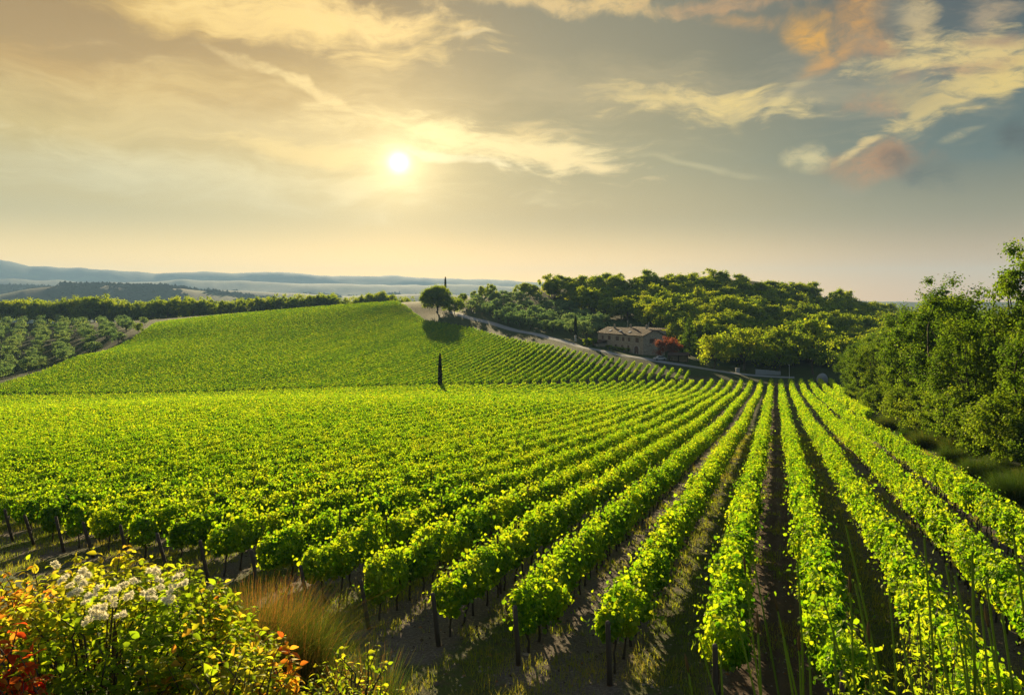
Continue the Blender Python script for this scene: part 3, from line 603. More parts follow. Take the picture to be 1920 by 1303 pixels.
def build_trees():
    g = random.Random(7)
    FAR = [tree_data(40+i, 10.5, 4.6, .9, .55, 56, 66, OAK_M, .22, lumps=.6, tint0=.30+.05*(i % 4)) for i in range(8)]
    FARM = [one_mesh(a, b, 'broadleaf_tree') for a, b in FAR]
    # wooded hill
    pts = scatter(WOODS, 9.6, 3); pts.sort(key=lambda p: p[1])
    cnt = 0
    for x, y in pts:
        px = CX+F*x/y
        if px < 925: continue
        zg = gz(x, y)
        # hidden behind the summit: leave out
        if y > 500 and cnt > 290: continue
        cnt += 1
        if cnt > 300: break
        s = g.uniform(.95, 1.28)*(1.0 if y > 300 else 1.02)
        if zg > -2 and y > 400: lb, gp = 'green broadleaf tree on the upper part of the wooded hill', 'trees on the wooded hilltop'
        elif y > 320: lb, gp = 'green broadleaf tree on the middle slope of the wooded hill', 'trees on the wooded slope'
        else: lb, gp = 'dark broadleaf tree at the foot of the wooded hill beside the road', 'trees at the foot of the wooded hill'
        o = ob('broadleaf_tree', FARM[g.randrange(8)], loc=(x, y, zg-.3), rot=(0, 0, g.uniform(0, 6.28)), scale=(s*g.uniform(.95, 1.15), s*g.uniform(.95, 1.15), s*g.uniform(.72, .98)))
        tag(o, lb, 'tree', gp)
    # single trees by the road and the house
    def at(px, Y): return (px-CX)/F*Y, Y
    big = tree_data(77, 14.0, 9.4, .2, .5, 230, 120, OAK_M, .5, lumps=.3, tint0=.26)
    tree('oak_tree', big, *at(819, 426), 'broad round oak standing alone on the crest beside the pale road', 'tree')
    tree('round_bush', tree_data(78, 8.0, 5.2, .4, .45, 50, 80, OAK_M, .2, tint0=.3), *at(853, 412), 'dark bush beside the lone oak where the pale road begins', 'bush')
    rt = tree_data(79, 8.5, 5.0, 1.2, .45, 46, 80, OAK_M, .24, tint0=.5, lumps=.35)
    tree('broadleaf_tree', rt, *at(1338, 244), 'yellow green round tree between the red leaved tree and the dark roadside trees', 'tree', s=1.25)
    tree('broadleaf_tree', rt, *at(1395, 249), 'wide dark round tree just past the yellow green round tree', 'tree', s=1.6, rz=2)
    tree('broadleaf_tree', FAR[1], *at(1525, 238), 'rounded tree behind the far end of the vine rows', 'tree', s=1.5, rz=1)
    tree('broadleaf_tree', FAR[2], *at(1462, 243), 'dark tree behind the low pale wall at the row ends', 'tree', s=1.3, rz=2)
    red = tree_data(80, 7.2, 4.0, .8, .4, 46, 80, RED_M, .2, tint0=.5)
    tree('red_leaved_tree', red, *at(1252, 259), 'rusty red leaved tree against the gable end of the stone farmhouse', 'tree', s=.95)
    con = conifer(81, 13, 3.6)
    tree('conifer_tree', con, *at(1293, 268), 'tall pointed conifer behind the red leaved tree', 'tree')
    tree('conifer_tree', con, *at(1325, 274), 'smaller pointed conifer beside the tall one near the house', 'tree', s=.85, rz=2)
    cyp = cypress(82, 9.8, .66)
    x, y = at(825, 217.5); tree('cypress_tree', cyp, x, y, 'narrow dark cypress standing alone between the two vineyard blocks', 'cypress')
    tree('cypress_tree', cyp, *at(835, 470), 'thin cypress poking above the lone oak on the crest', 'cypress', sz=1.55, s=1.4, dz=-1.6)
    tree('cypress_tree', cyp, *at(1079, 304), 'slim cypress on the olive slope near the gate pillar', 'cypress', sz=.9, s=1.2)
    for px, Y, s, lb in ((868, 446, .62, 'small light green tree on the crest behind the roadside bush'), (905, 452, .7, 'pale tree on the crest next to the wood'), (922, 440, .9, 'darker upright tree at the tip of the wood'), (888, 456, .5, 'low tree between two pale trees on the crest')):
        tree('broadleaf_tree', FAR[int(px) % 8], *at(px, Y), lb, 'tree', s=s, rz=px)
    # tree belt beyond the left slope
    LN = [tree_data(140+i, 13, 5.0, 1.5, .7, 40, 60, OAK_M, .25, lumps=.75, tint0=.3+.08*(i % 3)) for i in range(5)]
    LNM = [one_mesh(a, b, 'belt_tree') for a, b in LN]
    for px in np.arange(-70, 775, 13.0):
        for row in range(2):
            Y = 560+row*16+g.uniform(-6, 6); x, y = at(px+g.uniform(-5, 5)+row*6, Y)
            tops = np.interp(px, [-100, 0, 60, 100, 170, 260, 300, 420, 520, 540, 600, 640, 690, 710, 740, 775], [566, 565, 560, 564, 555, 568, 559, 562, 556, 558, 546, 559, 552, 546, 554, 560])+g.uniform(-2, 5)
            zt = (HZ-tops)/F*y; h = max(5, zt-gz(x, y)); s = h/13
            o = ob('belt_tree', LNM[g.randrange(5)], loc=(x, y, gz(x, y)-.2), rot=(0, 0, g.uniform(0, 6.28)), scale=(max(s, .75)*g.uniform(.8, 1.0), max(s, .75)*g.uniform(.8, 1.0), s))
            tag(o, 'tree in the dark belt between the olive grove and the hazy valley' if px < 300 else 'tree of the belt showing above the vineyard crest', 'tree', 'trees of the dark belt by the olive grove' if px < 300 else 'trees showing above the vineyard crest')
    # woods and hedgerows of the far hills, one mass
    gg = rng(91); M = 90000; px = gg.uniform(-120, 960, M); r = 900*(5600/900)**gg.random(M); th = np.arctan((px-CX)/F); X, Y = r*np.sin(th), r*np.cos(th)
    w = .6*fbm(X/420, Y/420, 17, 4)+.4*fbm(X/130, Y/130, 27, 3); kp = (w > np.where(r > 3300, .49, .53)); X, Y, r = X[kp], Y[kp], r[kp]; N = len(X); Z = ground(X, Y); q = r/2600
    pts = np.stack([X, Y, Z], 1); V = []; ic = nrm(gg.normal(0, 1, (N, 6, 3))); sz = gg.uniform(5, 9, N)*np.clip(q, .8, 1.6)
    base = np.array([(1, 0, 0), (-.5, .87, 0), (-.5, -.87, 0), (0, 0, .85), (.1, 0, -.5)]); V = pts[:, None]+base[None]*sz[:, None, None]*(1+.3*gg.normal(0, 1, (N, 5, 1)))+np.array([0, 0, 1])*sz[:, None, None]*.4
    T = np.array([(0, 1, 3), (1, 2, 3), (2, 0, 3), (1, 0, 4), (2, 1, 4), (0, 2, 4)]); T = (np.arange(N)[:, None, None]*5+T[None]).reshape(-1, 3)
    tag(ob('far_woods', mesh('far_woods', V.reshape(-1, 3), T, plain('far_foliage', (.030, .055, .018), .95, 0, .4, .01))), 'dark woods and hedgerows on the hazy hills across the valley', 'woods', kind='stuff')
    # olive groves
    OL = [tree_data(180+i, 4.6, 2.5, .9, .34, 22, 55, OLIVE_M, .14, lumps=.6, tint0=.25+.18*(i % 3)) for i in range(5)]
    OLM = [one_mesh(a, b, 'olive_tree') for a, b in OL]
    for poly, step, sd, lb, gp in ((GROVE_L, 11.6, 5, 'silvery olive tree in the grove below the vineyard crest', 'olive trees of the grove beside the vineyard'), (GROVE_R, 9.4, 6, 'silvery olive tree on the slope above the farmhouse road', 'olive trees above the farmhouse road')):
        for x, y in scatter(poly, step, sd, .16):
            s = g.uniform(1.05, 1.45) if poly is GROVE_L else g.uniform(1.1, 1.6)
            tag(ob('olive_tree', OLM[g.randrange(5)], loc=(x, y, gz(x, y)-.1), rot=(0, 0, g.uniform(0, 6.28)), scale=(s, s, s*g.uniform(.85, 1.05))), lb, 'olive tree', gp)
    x, y = at(268, 384); tree('round_bush', tree_data(83, 4.6, 2.4, .2, .35, 30, 60, OAK_M, .1, lumps=.3, tint0=.15), x-2, y, 'dark round bush at the bend of the dirt track above the grove', 'bush')
    # woods beside the near field
    NW = [tree_data(220+i, 14, 4.5, .8, .24, 130, 170, WOOD_M, .28, lumps=.8, tint0=.28+.10*(i % 3)) for i in range(5)]
    SH = [tree_data(240+i, 4.2, 2.3, .2, .17, 60, 130, WOOD_M, .08, lumps=.7, tint0=.5) for i in range(3)]
    spec = [(1618, 158, 11.5), (1600, 175, 11), (1650, 138, 12), (1640, 172, 12.5), (1690, 118, 12), (1685, 150, 13), (1738, 100, 15.5), (1730, 128, 16.5), (1792, 86, 15.5), (1775, 108, 17.5), (1850, 90, 13), (1830, 70, 11), (1928, 66, 17), (1960, 58, 12),
            (1905, 95, 13), (1870, 120, 15), (1985, 80, 12), (1820, 140, 15.5), (1760, 160, 16), (1700, 190, 15), (2050, 52, 12), (2080, 90, 12), (1650, 205, 13), (1610, 205, 11.5)]
    for j, (px, Y, h) in enumerate(spec):
        x, y = at(px, Y); s = h/14
        lb = {12: 'tallest tree of the woods, its open crown rising into the sky beside the field', 10: 'dark leafy tree just behind the tallest tree of the woods'}.get(j, 'leafy oak of the dense woods bordering the vineyard' if j not in (0, 1) else 'leafy tree at the far corner of the woods where the rows end')
        gp = None if j in (12, 10) else ('trees of the woods beside the rows' if j not in (0, 1) else 'trees at the far corner of the woods')
        tree('woodland_tree', NW[j % 5], x, y, lb, 'tree', gp, s=s*(.74 if j == 12 else 1.0), rz=j*1.7, sz=s)
    for j, (px, Y) in enumerate([(1600, 140), (1628, 125), (1660, 108), (1690, 96), (1725, 84), (1750, 78), (1790, 70), (1815, 66), (1850, 60), (1885, 56), (1920, 52), (1640, 120), (1770, 80)]):
        x, y = at(px, Y); tree('shrub', SH[j % 3], x, y, 'pale green shrub along the foot of the dense woods', 'shrub', 'shrubs at the foot of the woods', s=g.uniform(.8, 1.25), rz=j)
def conifer(seed, H, Rc):
    g = rng(seed); b = MB(); b.tube(np.array([(0, 0, -.2), (0, 0, H*.5), (0, 0, H*.97)]), [.25, .14, .02], 7); Ps = []; Os = []
    for z in np.arange(1.0, H, .42):
        f = 1-(z/H); n = int(5+9*f)
        for a in g.uniform(0, 6.28, n):
            L = Rc*f**.8*g.uniform(.65, 1.1)+.25; t = g.random(int(10+26*f))**.7
            d = np.array([math.cos(a), math.sin(a), .18]); Ps.append(np.array([0, 0, z])+t[:, None]*L*d+g.normal(0, .13, (len(t), 3))); Os.append(np.tile(d, (len(t), 1)))
    P = np.concatenate(Ps); O = np.concatenate(Os); N = len(P)
    V, Q = leaves(P, np.array([0, 0, 1])+g.normal(0, .5, (N, 3)), O+g.normal(0, .4, (N, 3)), .42*g.uniform(.7, 1.2, N))
    return b.data('trunk', BARK_M, True), mesh('crown', V, Q, WOOD_M, np.repeat(np.clip(g.normal(.25, .14, N), 0, 1), 4))
def cypress(seed, H, Rc):
    g = rng(seed); b = MB(); b.tube(np.array([(0, 0, -.2), (0, 0, H*.6)]), [.1, .04], 6); N = 5200; z = g.random(N)**.9; prof = np.minimum(1, (z/.08+.35))*np.clip((1-z)**.42, .0, 1)
    a = g.uniform(0, 6.28, N); r = Rc*prof*(1-np.abs(g.normal(0, .16, N)))*(.85+.3*vn(a*1.5, z*14, 3))
    P = np.stack([r*np.cos(a), r*np.sin(a), .15+z*(H-.2)], 1); o = np.stack([np.cos(a), np.sin(a), np.zeros(N)], 1)
    V, Q = leaves(P, o+g.normal(0, .35, (N, 3)), np.array([0, 0, 1])+o*.25+g.normal(0, .2, (N, 3)), .26*g.uniform(.7, 1.2, N))
    return b.data('trunk', BARK_M, True), mesh('crown', V, Q, CYP_M, np.repeat(np.clip(g.normal(.4, .2, N), 0, 1), 4))
build_trees()

# ------------------------------------------------------------------ farmhouse and small structures
def stone_mat(t):
    co = t.n('ShaderNodeTexCoord').outputs['Object']
    vo = t.n('ShaderNodeTexVoronoi', {'Vector': t.n('ShaderNodeMapping', {0: co, 3: (1, 1, 1.7)}).outputs[0], 'Scale': 2.6}).outputs
    n = t.noise(co, .8, 5, .6); c = t.mix(t.n('ShaderNodeSeparateColor', {0: vo['Color']}).outputs[0], (.20, .155, .10), (.50, .41, .28)); c = t.mix(t.mr(n, .35, .7), c, (.32, .27, .20))
    return t.n('ShaderNodeBsdfPrincipled', {'Base Color': c, 'Roughness': .95, 'Normal': t.n('ShaderNodeBump', {'Strength': .8, 'Distance': .06, 'Height': vo['Distance']}).outputs[0]}).outputs[0]
def tile_mat(t):
    co = t.n('ShaderNodeTexCoord').outputs['Object']; x = t.n('ShaderNodeSeparateXYZ', {0: co}).outputs
    wv = t.m('ABSOLUTE', t.m('SINE', t.m('MULTIPLY', x[0], 14.0))); n = t.noise(co, 1.6, 6, .7)
    c = t.mix(n, (.045, .030, .024), (.110, .072, .055)); c = t.mix(t.mr(t.noise(co, .5, 3), .5, .7), c, (.085, .068, .055))
    return t.n('ShaderNodeBsdfPrincipled', {'Base Color': c, 'Specular IOR Level': .1, 'Roughness': .9, 'Normal': t.n('ShaderNodeBump', {'Strength': 1.0, 'Distance': .07, 'Height': wv}).outputs[0]}).outputs[0]
STONE_M, TILE_M = mat('rubble_stone', stone_mat), mat('clay_tiles', tile_mat)
SHUT_M = plain('brown_shutter', (.10, .055, .035), .7); GLASS_M = plain('dark_glass', (.02, .022, .024), .15, 0, .1); FRAME_M = plain('wood_frame', (.22, .15, .10), .7)
SILL_M = plain('pale_stone', (.45, .42, .36), .9); METAL_M = plain('grey_metal', (.45, .47, .48), .45, .6); PALE_M = plain('pale_render', (.24, .26, .26), .9)
WHITE_M = plain('white_paint', (.72, .73, .74), .35, 0, .05); DARKM = plain('dark_rubber', (.02, .02, .02), .8, 0, .1)
def slab(b, p, th):                          # a roof plane given by four corners, with thickness
    p = np.asarray(p, float); nn = nrm(np.cross(p[1]-p[0], p[3]-p[0])[None])[0]; nn = nn*(1 if nn[2] > 0 else -1); V = np.vstack([p, p-nn*th])
    b.add(V, [(0, 1, 2, 3), (7, 6, 5, 4), (0, 4, 5, 1), (1, 5, 6, 2), (2, 6, 7, 3), (3, 7, 4, 0)])
def build_house():
    c0 = np.array(plan([(1206, 272)])[0]); c1 = np.array(plan([(1121, 299)])[0]); L = float(np.hypot(*(c1-c0))); rz = math.atan2(*(c1-c0)[::-1])   # local x along the facade from near corner to far one
    zb = gz(*c0)-.1; root = ob('stone_farmhouse', None, loc=(c0[0], c0[1], zb), rot=(0, 0, rz))
    tag(root, 'long two storey stone farmhouse with tiled roof beside the pale road', 'farmhouse')
    W = 9.0; E = -13.6-zb; RDG = E+2.0        # local y negative = behind the facade (to the right of the walk from c0 to c1)
    b = MB()
    pr = [(0, 0), (0, -W)]
    V = np.array([(0, 0, -1.5), (0, -W, -1.5), (0, -W, E), (0, -W/2, RDG-.12), (0, 0, E), (L, 0, -1.5), (L, -W, -1.5), (L, -W, E), (L, -W/2, RDG-.12), (L, 0, E)])
    b.add(V, [(0, 4, 9, 5), (1, 6, 7, 2), (0, 1, 2, 4), (5, 9, 7, 6)], [(4, 2, 3), (9, 8, 7)]); ob('wall', b.data('wall', STONE_M), root)
    b = MB(); ov = .45; dz = .4*ov
    slab(b, [(-ov, ov, E+.1-dz), (L+ov, ov, E+.1-dz), (L+ov, -W/2, RDG+.08), (-ov, -W/2, RDG+.08)], .16)
    slab(b, [(-ov, -W-ov, E+.1-dz), (L+ov, -W-ov, E+.1-dz), (L+ov, -W/2-.003, RDG+.075), (-ov, -W/2-.003, RDG+.075)], .16)
    roof = ob('roof', b.data('roof', TILE_M), root)
    # taller rear wing
    b = MB(); x0, x1, y0, y1, e2 = 9.0, L-1, -W+.4, -W-7, E+1.1
    b.box(((x0+x1)/2, (y0+y1)/2, e2/2-.5), (x1-x0, y0-y1, e2+1)); ob('rear_wing', b.data('rear_wing', STONE_M), root)
    b = MB(); slab(b, [(x0-.4, y0+.4, e2+.02), (x1+.4, y0+.4, e2+.02), (x1+.4, y1-.4, e2+.8), (x0-.4, y1-.4, e2+.8)], .15); ob('rear_roof', b.data('rear_roof', TILE_M), root)
    for x, y, h, w in ((6.0, -W*.62, 1.5, .7), (L-6, -W*.4, 1.2, .6), (L*.52, -W*.58, 1.4, .65)):
        b = MB(); zc = RDG-.3; b.box((x, y, zc+h/2), (w, w*.8, h)); b.box((x, y, zc+h+.06), (w+.18, w*.8+.18, .12)); b.box((x, y, zc+h+.25), (w*.7, w*.55, .22)); ob('chimney', b.data('chimney', STONE_M), roof)
    for x, y in ((L*.36, -1.6), (L*.58, -1.8), (L*.80, -1.7)):
        zs = E+.1+(-y)*(RDG-E)/(W/2)+.1; b = MB(); slab(b, [(x-.5, y+.45, zs-.18), (x+.5, y+.45, zs-.18), (x+.5, y-.45, zs+.22), (x-.5, y-.45, zs+.22)], .08); ob('skylight', b.data('skylight', WHITE_M), roof)
    for x, h in ((3.2, 2.6), (L*.55, 2.9)):
        b = MB(); b.tube([(x, -W/2, RDG), (x, -W/2, RDG+h)], .05, 6)
        for q in (.15, .45, .75): b.box((x, -W/2, RDG+h-q), (1.1-q*.5, .05, .05))
        ob('aerial', b.data('aerial', METAL_M), roof)
    def window(x, z, w, h, side=False):
        fr = MB(); 
        def P(a, o, zz): return (-o, -a, zz) if side else (a, o, zz)
        def bx(mb, a, o, zz, da, do, dzz): mb.box(P(a, o, zz), (do, da, dzz) if side else (da, do, dzz))
        for s in (-1, 1): bx(fr, x+s*(w/2+.06), .03, z, .12, .14, h+.24)
        bx(fr, x, .03, z+h/2+.06, w, .14, .12); bx(fr, x, .03, z, .06, .10, h)
        f = ob('window', fr.data('window', FRAME_M), root)
        p = MB(); bx(p, x, .012, z, w, .03, h); ob('pane', p.data('pane', GLASS_M), f)
        si = MB(); bx(si, x, .07, z-h/2-.06, w+.36, .26, .11); ob('sill', si.data('sill', SILL_M), f)
        if h > 1.2:
            for s in (-1, 1):
                sh = MB(); bx(sh, x+s*(w*.27), .085, z, w*.42, .05, h-.06); ob('shutter', sh.data('shutter', SHUT_M), f)
    for x, w, h in ((3.6, 1.8, 1.6), (8.6, 1.1, 1.3), (12.4, 1.1, 1.4), (16.2, 1.8, 1.5), (21.6, 1.5, 1.4), (26.2, 1.1, 1.4)): window(x, E-1.75, w, h)
    for x in (9.0, 13.0, 17.2): window(x, E-4.6, 1.1, 1.35)
    window(3.6, E-1.9, 1.9, 1.5, True); window(6.6, E-4.6, 1.0, 1.2, True)
    b = MB(); n = 10; aw, ah = 1.35, 1.9; pts = [(-aw, -.6)]+[(-aw*math.cos(i*math.pi/n), ah+aw*.8*math.sin(i*math.pi/n)) for i in range(n+1)]+[(aw, -.6)]
    V = [(4.0+a, .02, z) for a, z in pts]+[(4.0+a*1.16, .02, z+.14*(z > 0)) for a, z in pts]+[(4.0+a*1.16, .12, z+.14*(z > 0)) for a, z in pts]+[(4.0+a, .12, z) for a, z in pts]; m = len(pts)
    b.add(V, [(2*m+i, 2*m+i+1, 3*m+i+1, 3*m+i) for i in range(m-1)]+[(m+i, m+i+1, 2*m+i+1, 2*m+i) for i in range(m-1)]+[(3*m+i, 3*m+i+1, i+1, i) for i in range(m-1)])
    ar = ob('doorway', b.data('doorway', SILL_M), root)
    b = MB(); V = [(4.0+a*.99, .03, z*.995) for a, z in pts]+[(4.0+a*.99, .045, z*.995) for a, z in pts]+[(4.0, .03, 1), (4.0, .045, 1)]
    b.add(V, [], [(m+i, m+i+1, 2*m+1) for i in range(m-1)]+[(i+1, i, 2*m) for i in range(m-1)]); ob('door', b.data('door', SHUT_M), ar)
    # lean-to at the far end
    b = MB(); b.box((L-3.2, 2.2, 1.1), (6.4, 4.4, 3.4)); ob('lean_to', b.data('lean_to', STONE_M), root)
    b = MB(); slab(b, [(L-6.8, 4.8, 2.85), (L+.4, 4.8, 2.85), (L+.4, .02, 4.0), (L-6.8, .02, 4.0)], .14); ob('lean_to_roof', b.data('lean_to_roof', TILE_M), root)
    b = MB(); b.box((L-5.2, 4.42, 1.0), (1.3, .06, 2.4)); ob('lean_to_door', b.data('lean_to_door', SHUT_M), root)
    # hedge plants along the front
    g = rng(4)
    sh = tree_data(91, 1.5, .9, .1, .22, 14, 50, OAK_M, .04, tint0=.25); shm = one_mesh(*sh, 'hedge_shrub')
    cs, sn = math.cos(rz), math.sin(rz)
    for i, x in enumerate((6.5, 8.4, 10.2, 12.2, 14.0, 15.9, 17.8, 19.6)):
        X, Y = c0[0]+cs*x-sn*2.2, c0[1]+sn*x+cs*2.2
        tag(ob('hedge_shrub', shm, loc=(X, Y, gz(X, Y)), rot=(0, 0, x), scale=g.uniform(.8, 1.15)), 'low dark shrub along the front wall of the stone farmhouse', 'shrub', 'low shrubs along the farmhouse front')
    for i, (px, Y, s) in enumerate(((1100, 286, 1.9), (1112, 292, 1.6))):
        x, y = plan([(px, Y)])[0]; tag(ob('garden_bush', shm, loc=(x, y, gz(x, y)), scale=s), ['bushy shrub at the roadside bend before the lean-to', 'smaller shrub tucked against the farmhouse lean-to'][i], 'bush')
build_house()
def build_small():
    g = rng(8)
    # tiled open shed past the red tree
    x, y = plan([(1272, 252)])[0]; z = gz(x, y)
    r = ob('open_shed', None, loc=(x, y, z), rot=(0, 0, R(-15))); tag(r, 'low open shed with a red tiled roof beside the red leaved tree', 'shed')
    for a in (-2.8, 0, 2.8):
        for q in (-1.6, 1.6):
            b = MB(); b.box((a, q, 1.1), (.18, .18, 2.4)); ob('post', b.data('post', POST_M), r)
    b = MB(); slab(b, [(-3.3, -2.1, 2.25), (3.3, -2.1, 2.25), (3.3, 2.1, 2.9), (-3.3, 2.1, 2.9)], .16); ob('roof', b.data('roof', TILE_M), r)
    b = MB(); b.box((0, 1.75, 1.1), (6.0, .12, 2.3)); ob('rear_wall', b.data('rear_wall', STONE_M), r)
    # parked car half hidden at the gable end
    x, y = plan([(1237, 253)])[0]; r = ob('parked_car', None, loc=(x, y, gz(x, y)), rot=(0, 0, R(10))); tag(r, 'small pale car parked by the gable end of the farmhouse', 'car')
    prof = [(-1.95, .35), (-1.98, .75), (-1.75, .95), (-1.05, 1.02), (-.6, 1.42), (.7, 1.45), (1.5, 1.0), (1.95, .9), (2.0, .4)]; b = MB(); m = len(prof)
    for s, w in ((-1, .82), (1, .82)): pass
    V = [(a, -.82*(1 if zz < 1.1 else .8), zz) for a, zz in prof]+[(a, .82*(1 if zz < 1.1 else .8), zz) for a, zz in prof]+[(0, -.82, .6), (0, .82, .6)]
    b.add(V, [(i, (i+1) % m, m+(i+1) % m, m+i) for i in range(m)], [((i+1) % m, i, 2*m) for i in range(m)]+[(m+i, m+(i+1) % m, 2*m+1) for i in range(m)]); ob('body', b.data('body', plain('silver_paint', (.30, .32, .34), .5, 0, .05)), r)
    for s in (-1, 1):
        b = MB(); b.add([(-.85, s*.80, 1.02), (1.3, s*.80, 1.02), (.66, s*.69, 1.38), (-.55, s*.69, 1.36)], [(0, 1, 2, 3)]); ob('side_window', b.data('side_window', GLASS_M), r)
        for a in (-1.25, 1.25):
            b = MB(); b.tube([(a, s*.62, .32), (a, s*.86, .32)], .32, 14); ob('wheel', b.data('wheel', DARKM), r)
    def post(name, px, Y, h, rad, m, label, cat, arm=False):
        x, y = plan([(px, Y)])[0]; b = MB(); b.tube([(0, 0, -.2), (0, 0, h*.5), (0, 0, h)], [rad, rad*.85, rad*.7], 8)
        if arm: b.box((0, .25, h-.05), (.14, .6, .12)); b.box((0, .5, h-.12), (.22, .35, .09))
        tag(ob(name, b.data(name, m), loc=(x, y, gz(x, y))), label, cat)
    post('street_lamp', 1480, 226, 4.4, .09, METAL_M, 'thin grey lamp post at the far end of the vine rows', 'lamp post', True)
    b = MB(); b.box((0, 0, .9), (.7, .7, 2.0)); b.box((0, 0, 1.97), (.95, .95, .16)); b.box((0, 0, 2.14), (.5, .5, .2)); x, y = plan([(1079, 298)])[0]
    tag(ob('gate_pillar', b.data('gate_pillar', SILL_M), loc=(x, y, gz(x, y))), 'pale stone gate pillar where the road passes the olive slope', 'pillar')
    b = MB(); x, y = plan([(1440, 238)])[0]
    for i in range(9): b.box((i*.82-3.3, g.normal(0, .03), .7+g.normal(0, .05)-i*.09), (.81, .5, 2.0), 0)
    tag(ob('low_wall', b.data('low_wall', PALE_M), loc=(x, y, gz(x, y)), rot=(0, 0, R(-4))), 'low pale wall stepping down behind the ends of vine rows', 'wall')
    b = MB(); b.box((0, 0, .5), (1.1, .8, 1.5)); b.box((0, 0, 1.3), (1.3, 1.0, .14)); x, y = plan([(1383, 240)])[0]
    tag(ob('meter_box', b.data('meter_box', PALE_M), loc=(x, y, gz(x, y))), 'small pale square pillar at the roadside before the low wall', 'pillar')
    # rounded pale boulder
    th = np.linspace(0, math.pi, 13); ph = np.linspace(0, 2*math.pi, 21)[:-1]; T, Pp = np.meshgrid(th, ph, indexing='ij'); rad = 1.55*(.88+.26*fbm(np.cos(Pp)*2+5, T*1.6+np.sin(Pp)*2, 4))
    V = np.stack([rad*np.sin(T)*np.cos(Pp)*.95, rad*np.sin(T)*np.sin(Pp)*.8, rad*np.cos(T)*1.05+.9], -1).reshape(-1, 3); n = len(ph)
    Q = np.array([(i*n+j, (i+1)*n+j, (i+1)*n+(j+1) % n, i*n+(j+1) % n) for i in range(12) for j in range(n)]); x, y = plan([(1542, 219)])[0]
    tag(ob('boulder', mesh('boulder', V, Q, PALE_M, smooth=True), loc=(x, y, gz(x, y))), 'big rounded pale grey boulder where the rows end near the woods', 'boulder')
build_small()

# ------------------------------------------------------------------ ground cover, broom, foreground
def blades(P, h, w, g, lean=.35, seg=3, az=None):
    """curved tapering blades rising from points P"""
    N = len(P); az = g.uniform(0, 6.28, N) if az is None else az; d = np.stack([np.cos(az), np.sin(az), np.zeros(N)], 1); sd = np.stack([-d[:, 1], d[:, 0], np.zeros(N)], 1)
    a2 = g.uniform(0, 6.28, N); sd = np.stack([np.cos(a2), np.sin(a2), np.zeros(N)], 1)
    ln = np.abs(g.normal(0, lean, N)); V = np.empty((N, 2*(seg+1), 3))
    for j in range(seg+1):
        t = j/seg; c = P+d*(ln*h*t**1.8)[:, None]+np.array([0, 0, 1])*(h*t*(1-.25*ln*t))[:, None]; ww = (w*(1-.85*t))[:, None]*sd
        V[:, 2*j] = c-ww; V[:, 2*j+1] = c+ww
    q = np.array([(2*j, 2*j+1, 2*j+3, 2*j+2) for j in range(seg)])
    return V.reshape(-1, 3), (np.arange(N)[:, None, None]*2*(seg+1)+q[None]).reshape(-1, 4), 2*(seg+1)
def build_grass():
    g = rng(61); M = 130000
    u = 14+86*g.random(M)**1.6; v = g.uniform(-42, 12, M); ph = ((v+1.25)/5) % 1; w = np.abs(ph-.75)
    X = u*DU[0]+v*DV[0]; Y = u*DU[1]+v*DV[1]; n = X*NE[0]+Y*NE[1]
    cover = fbm(X*.7, Y*.7, 71, 4)
    headl = n < 17.5
    keep = np.where(headl, (cover > .44), ((w < .22) & (cover > .33)) | (cover > .56)) & (n > 11.8) & (np.abs(X) < .7*Y+2) & (np.abs((v % 2.5)-1.25) > .12)
    X, Y = X[keep], Y[keep]; D = np.hypot(X, Y); k = 4
    X = np.repeat(X, k)+g.normal(0, .07, len(X)*k); Y = np.repeat(Y, k)+g.normal(0, .07, len(Y)*k); D = np.repeat(D, k); N = len(X)
    P = np.stack([X, Y, ground(X, Y)-.02], 1); h = g.uniform(.06, .30, N)*(.6+.9*fbm(X*.5, Y*.5, 5)); V, Q, c = blades(P, h, .0035+.00016*D, g, .6, 2)
    tn = np.clip(.3+.9*(fbm(X*.35, Y*.35, 9)-.45)+g.normal(0, .15, N), 0, 1)
    tag(ob('grass', mesh('grass', V, Q, GRASS_M, np.repeat(tn, c))), 'patchy low grass and weeds growing in the aisles between vine rows', 'grass', kind='stuff')
build_grass()
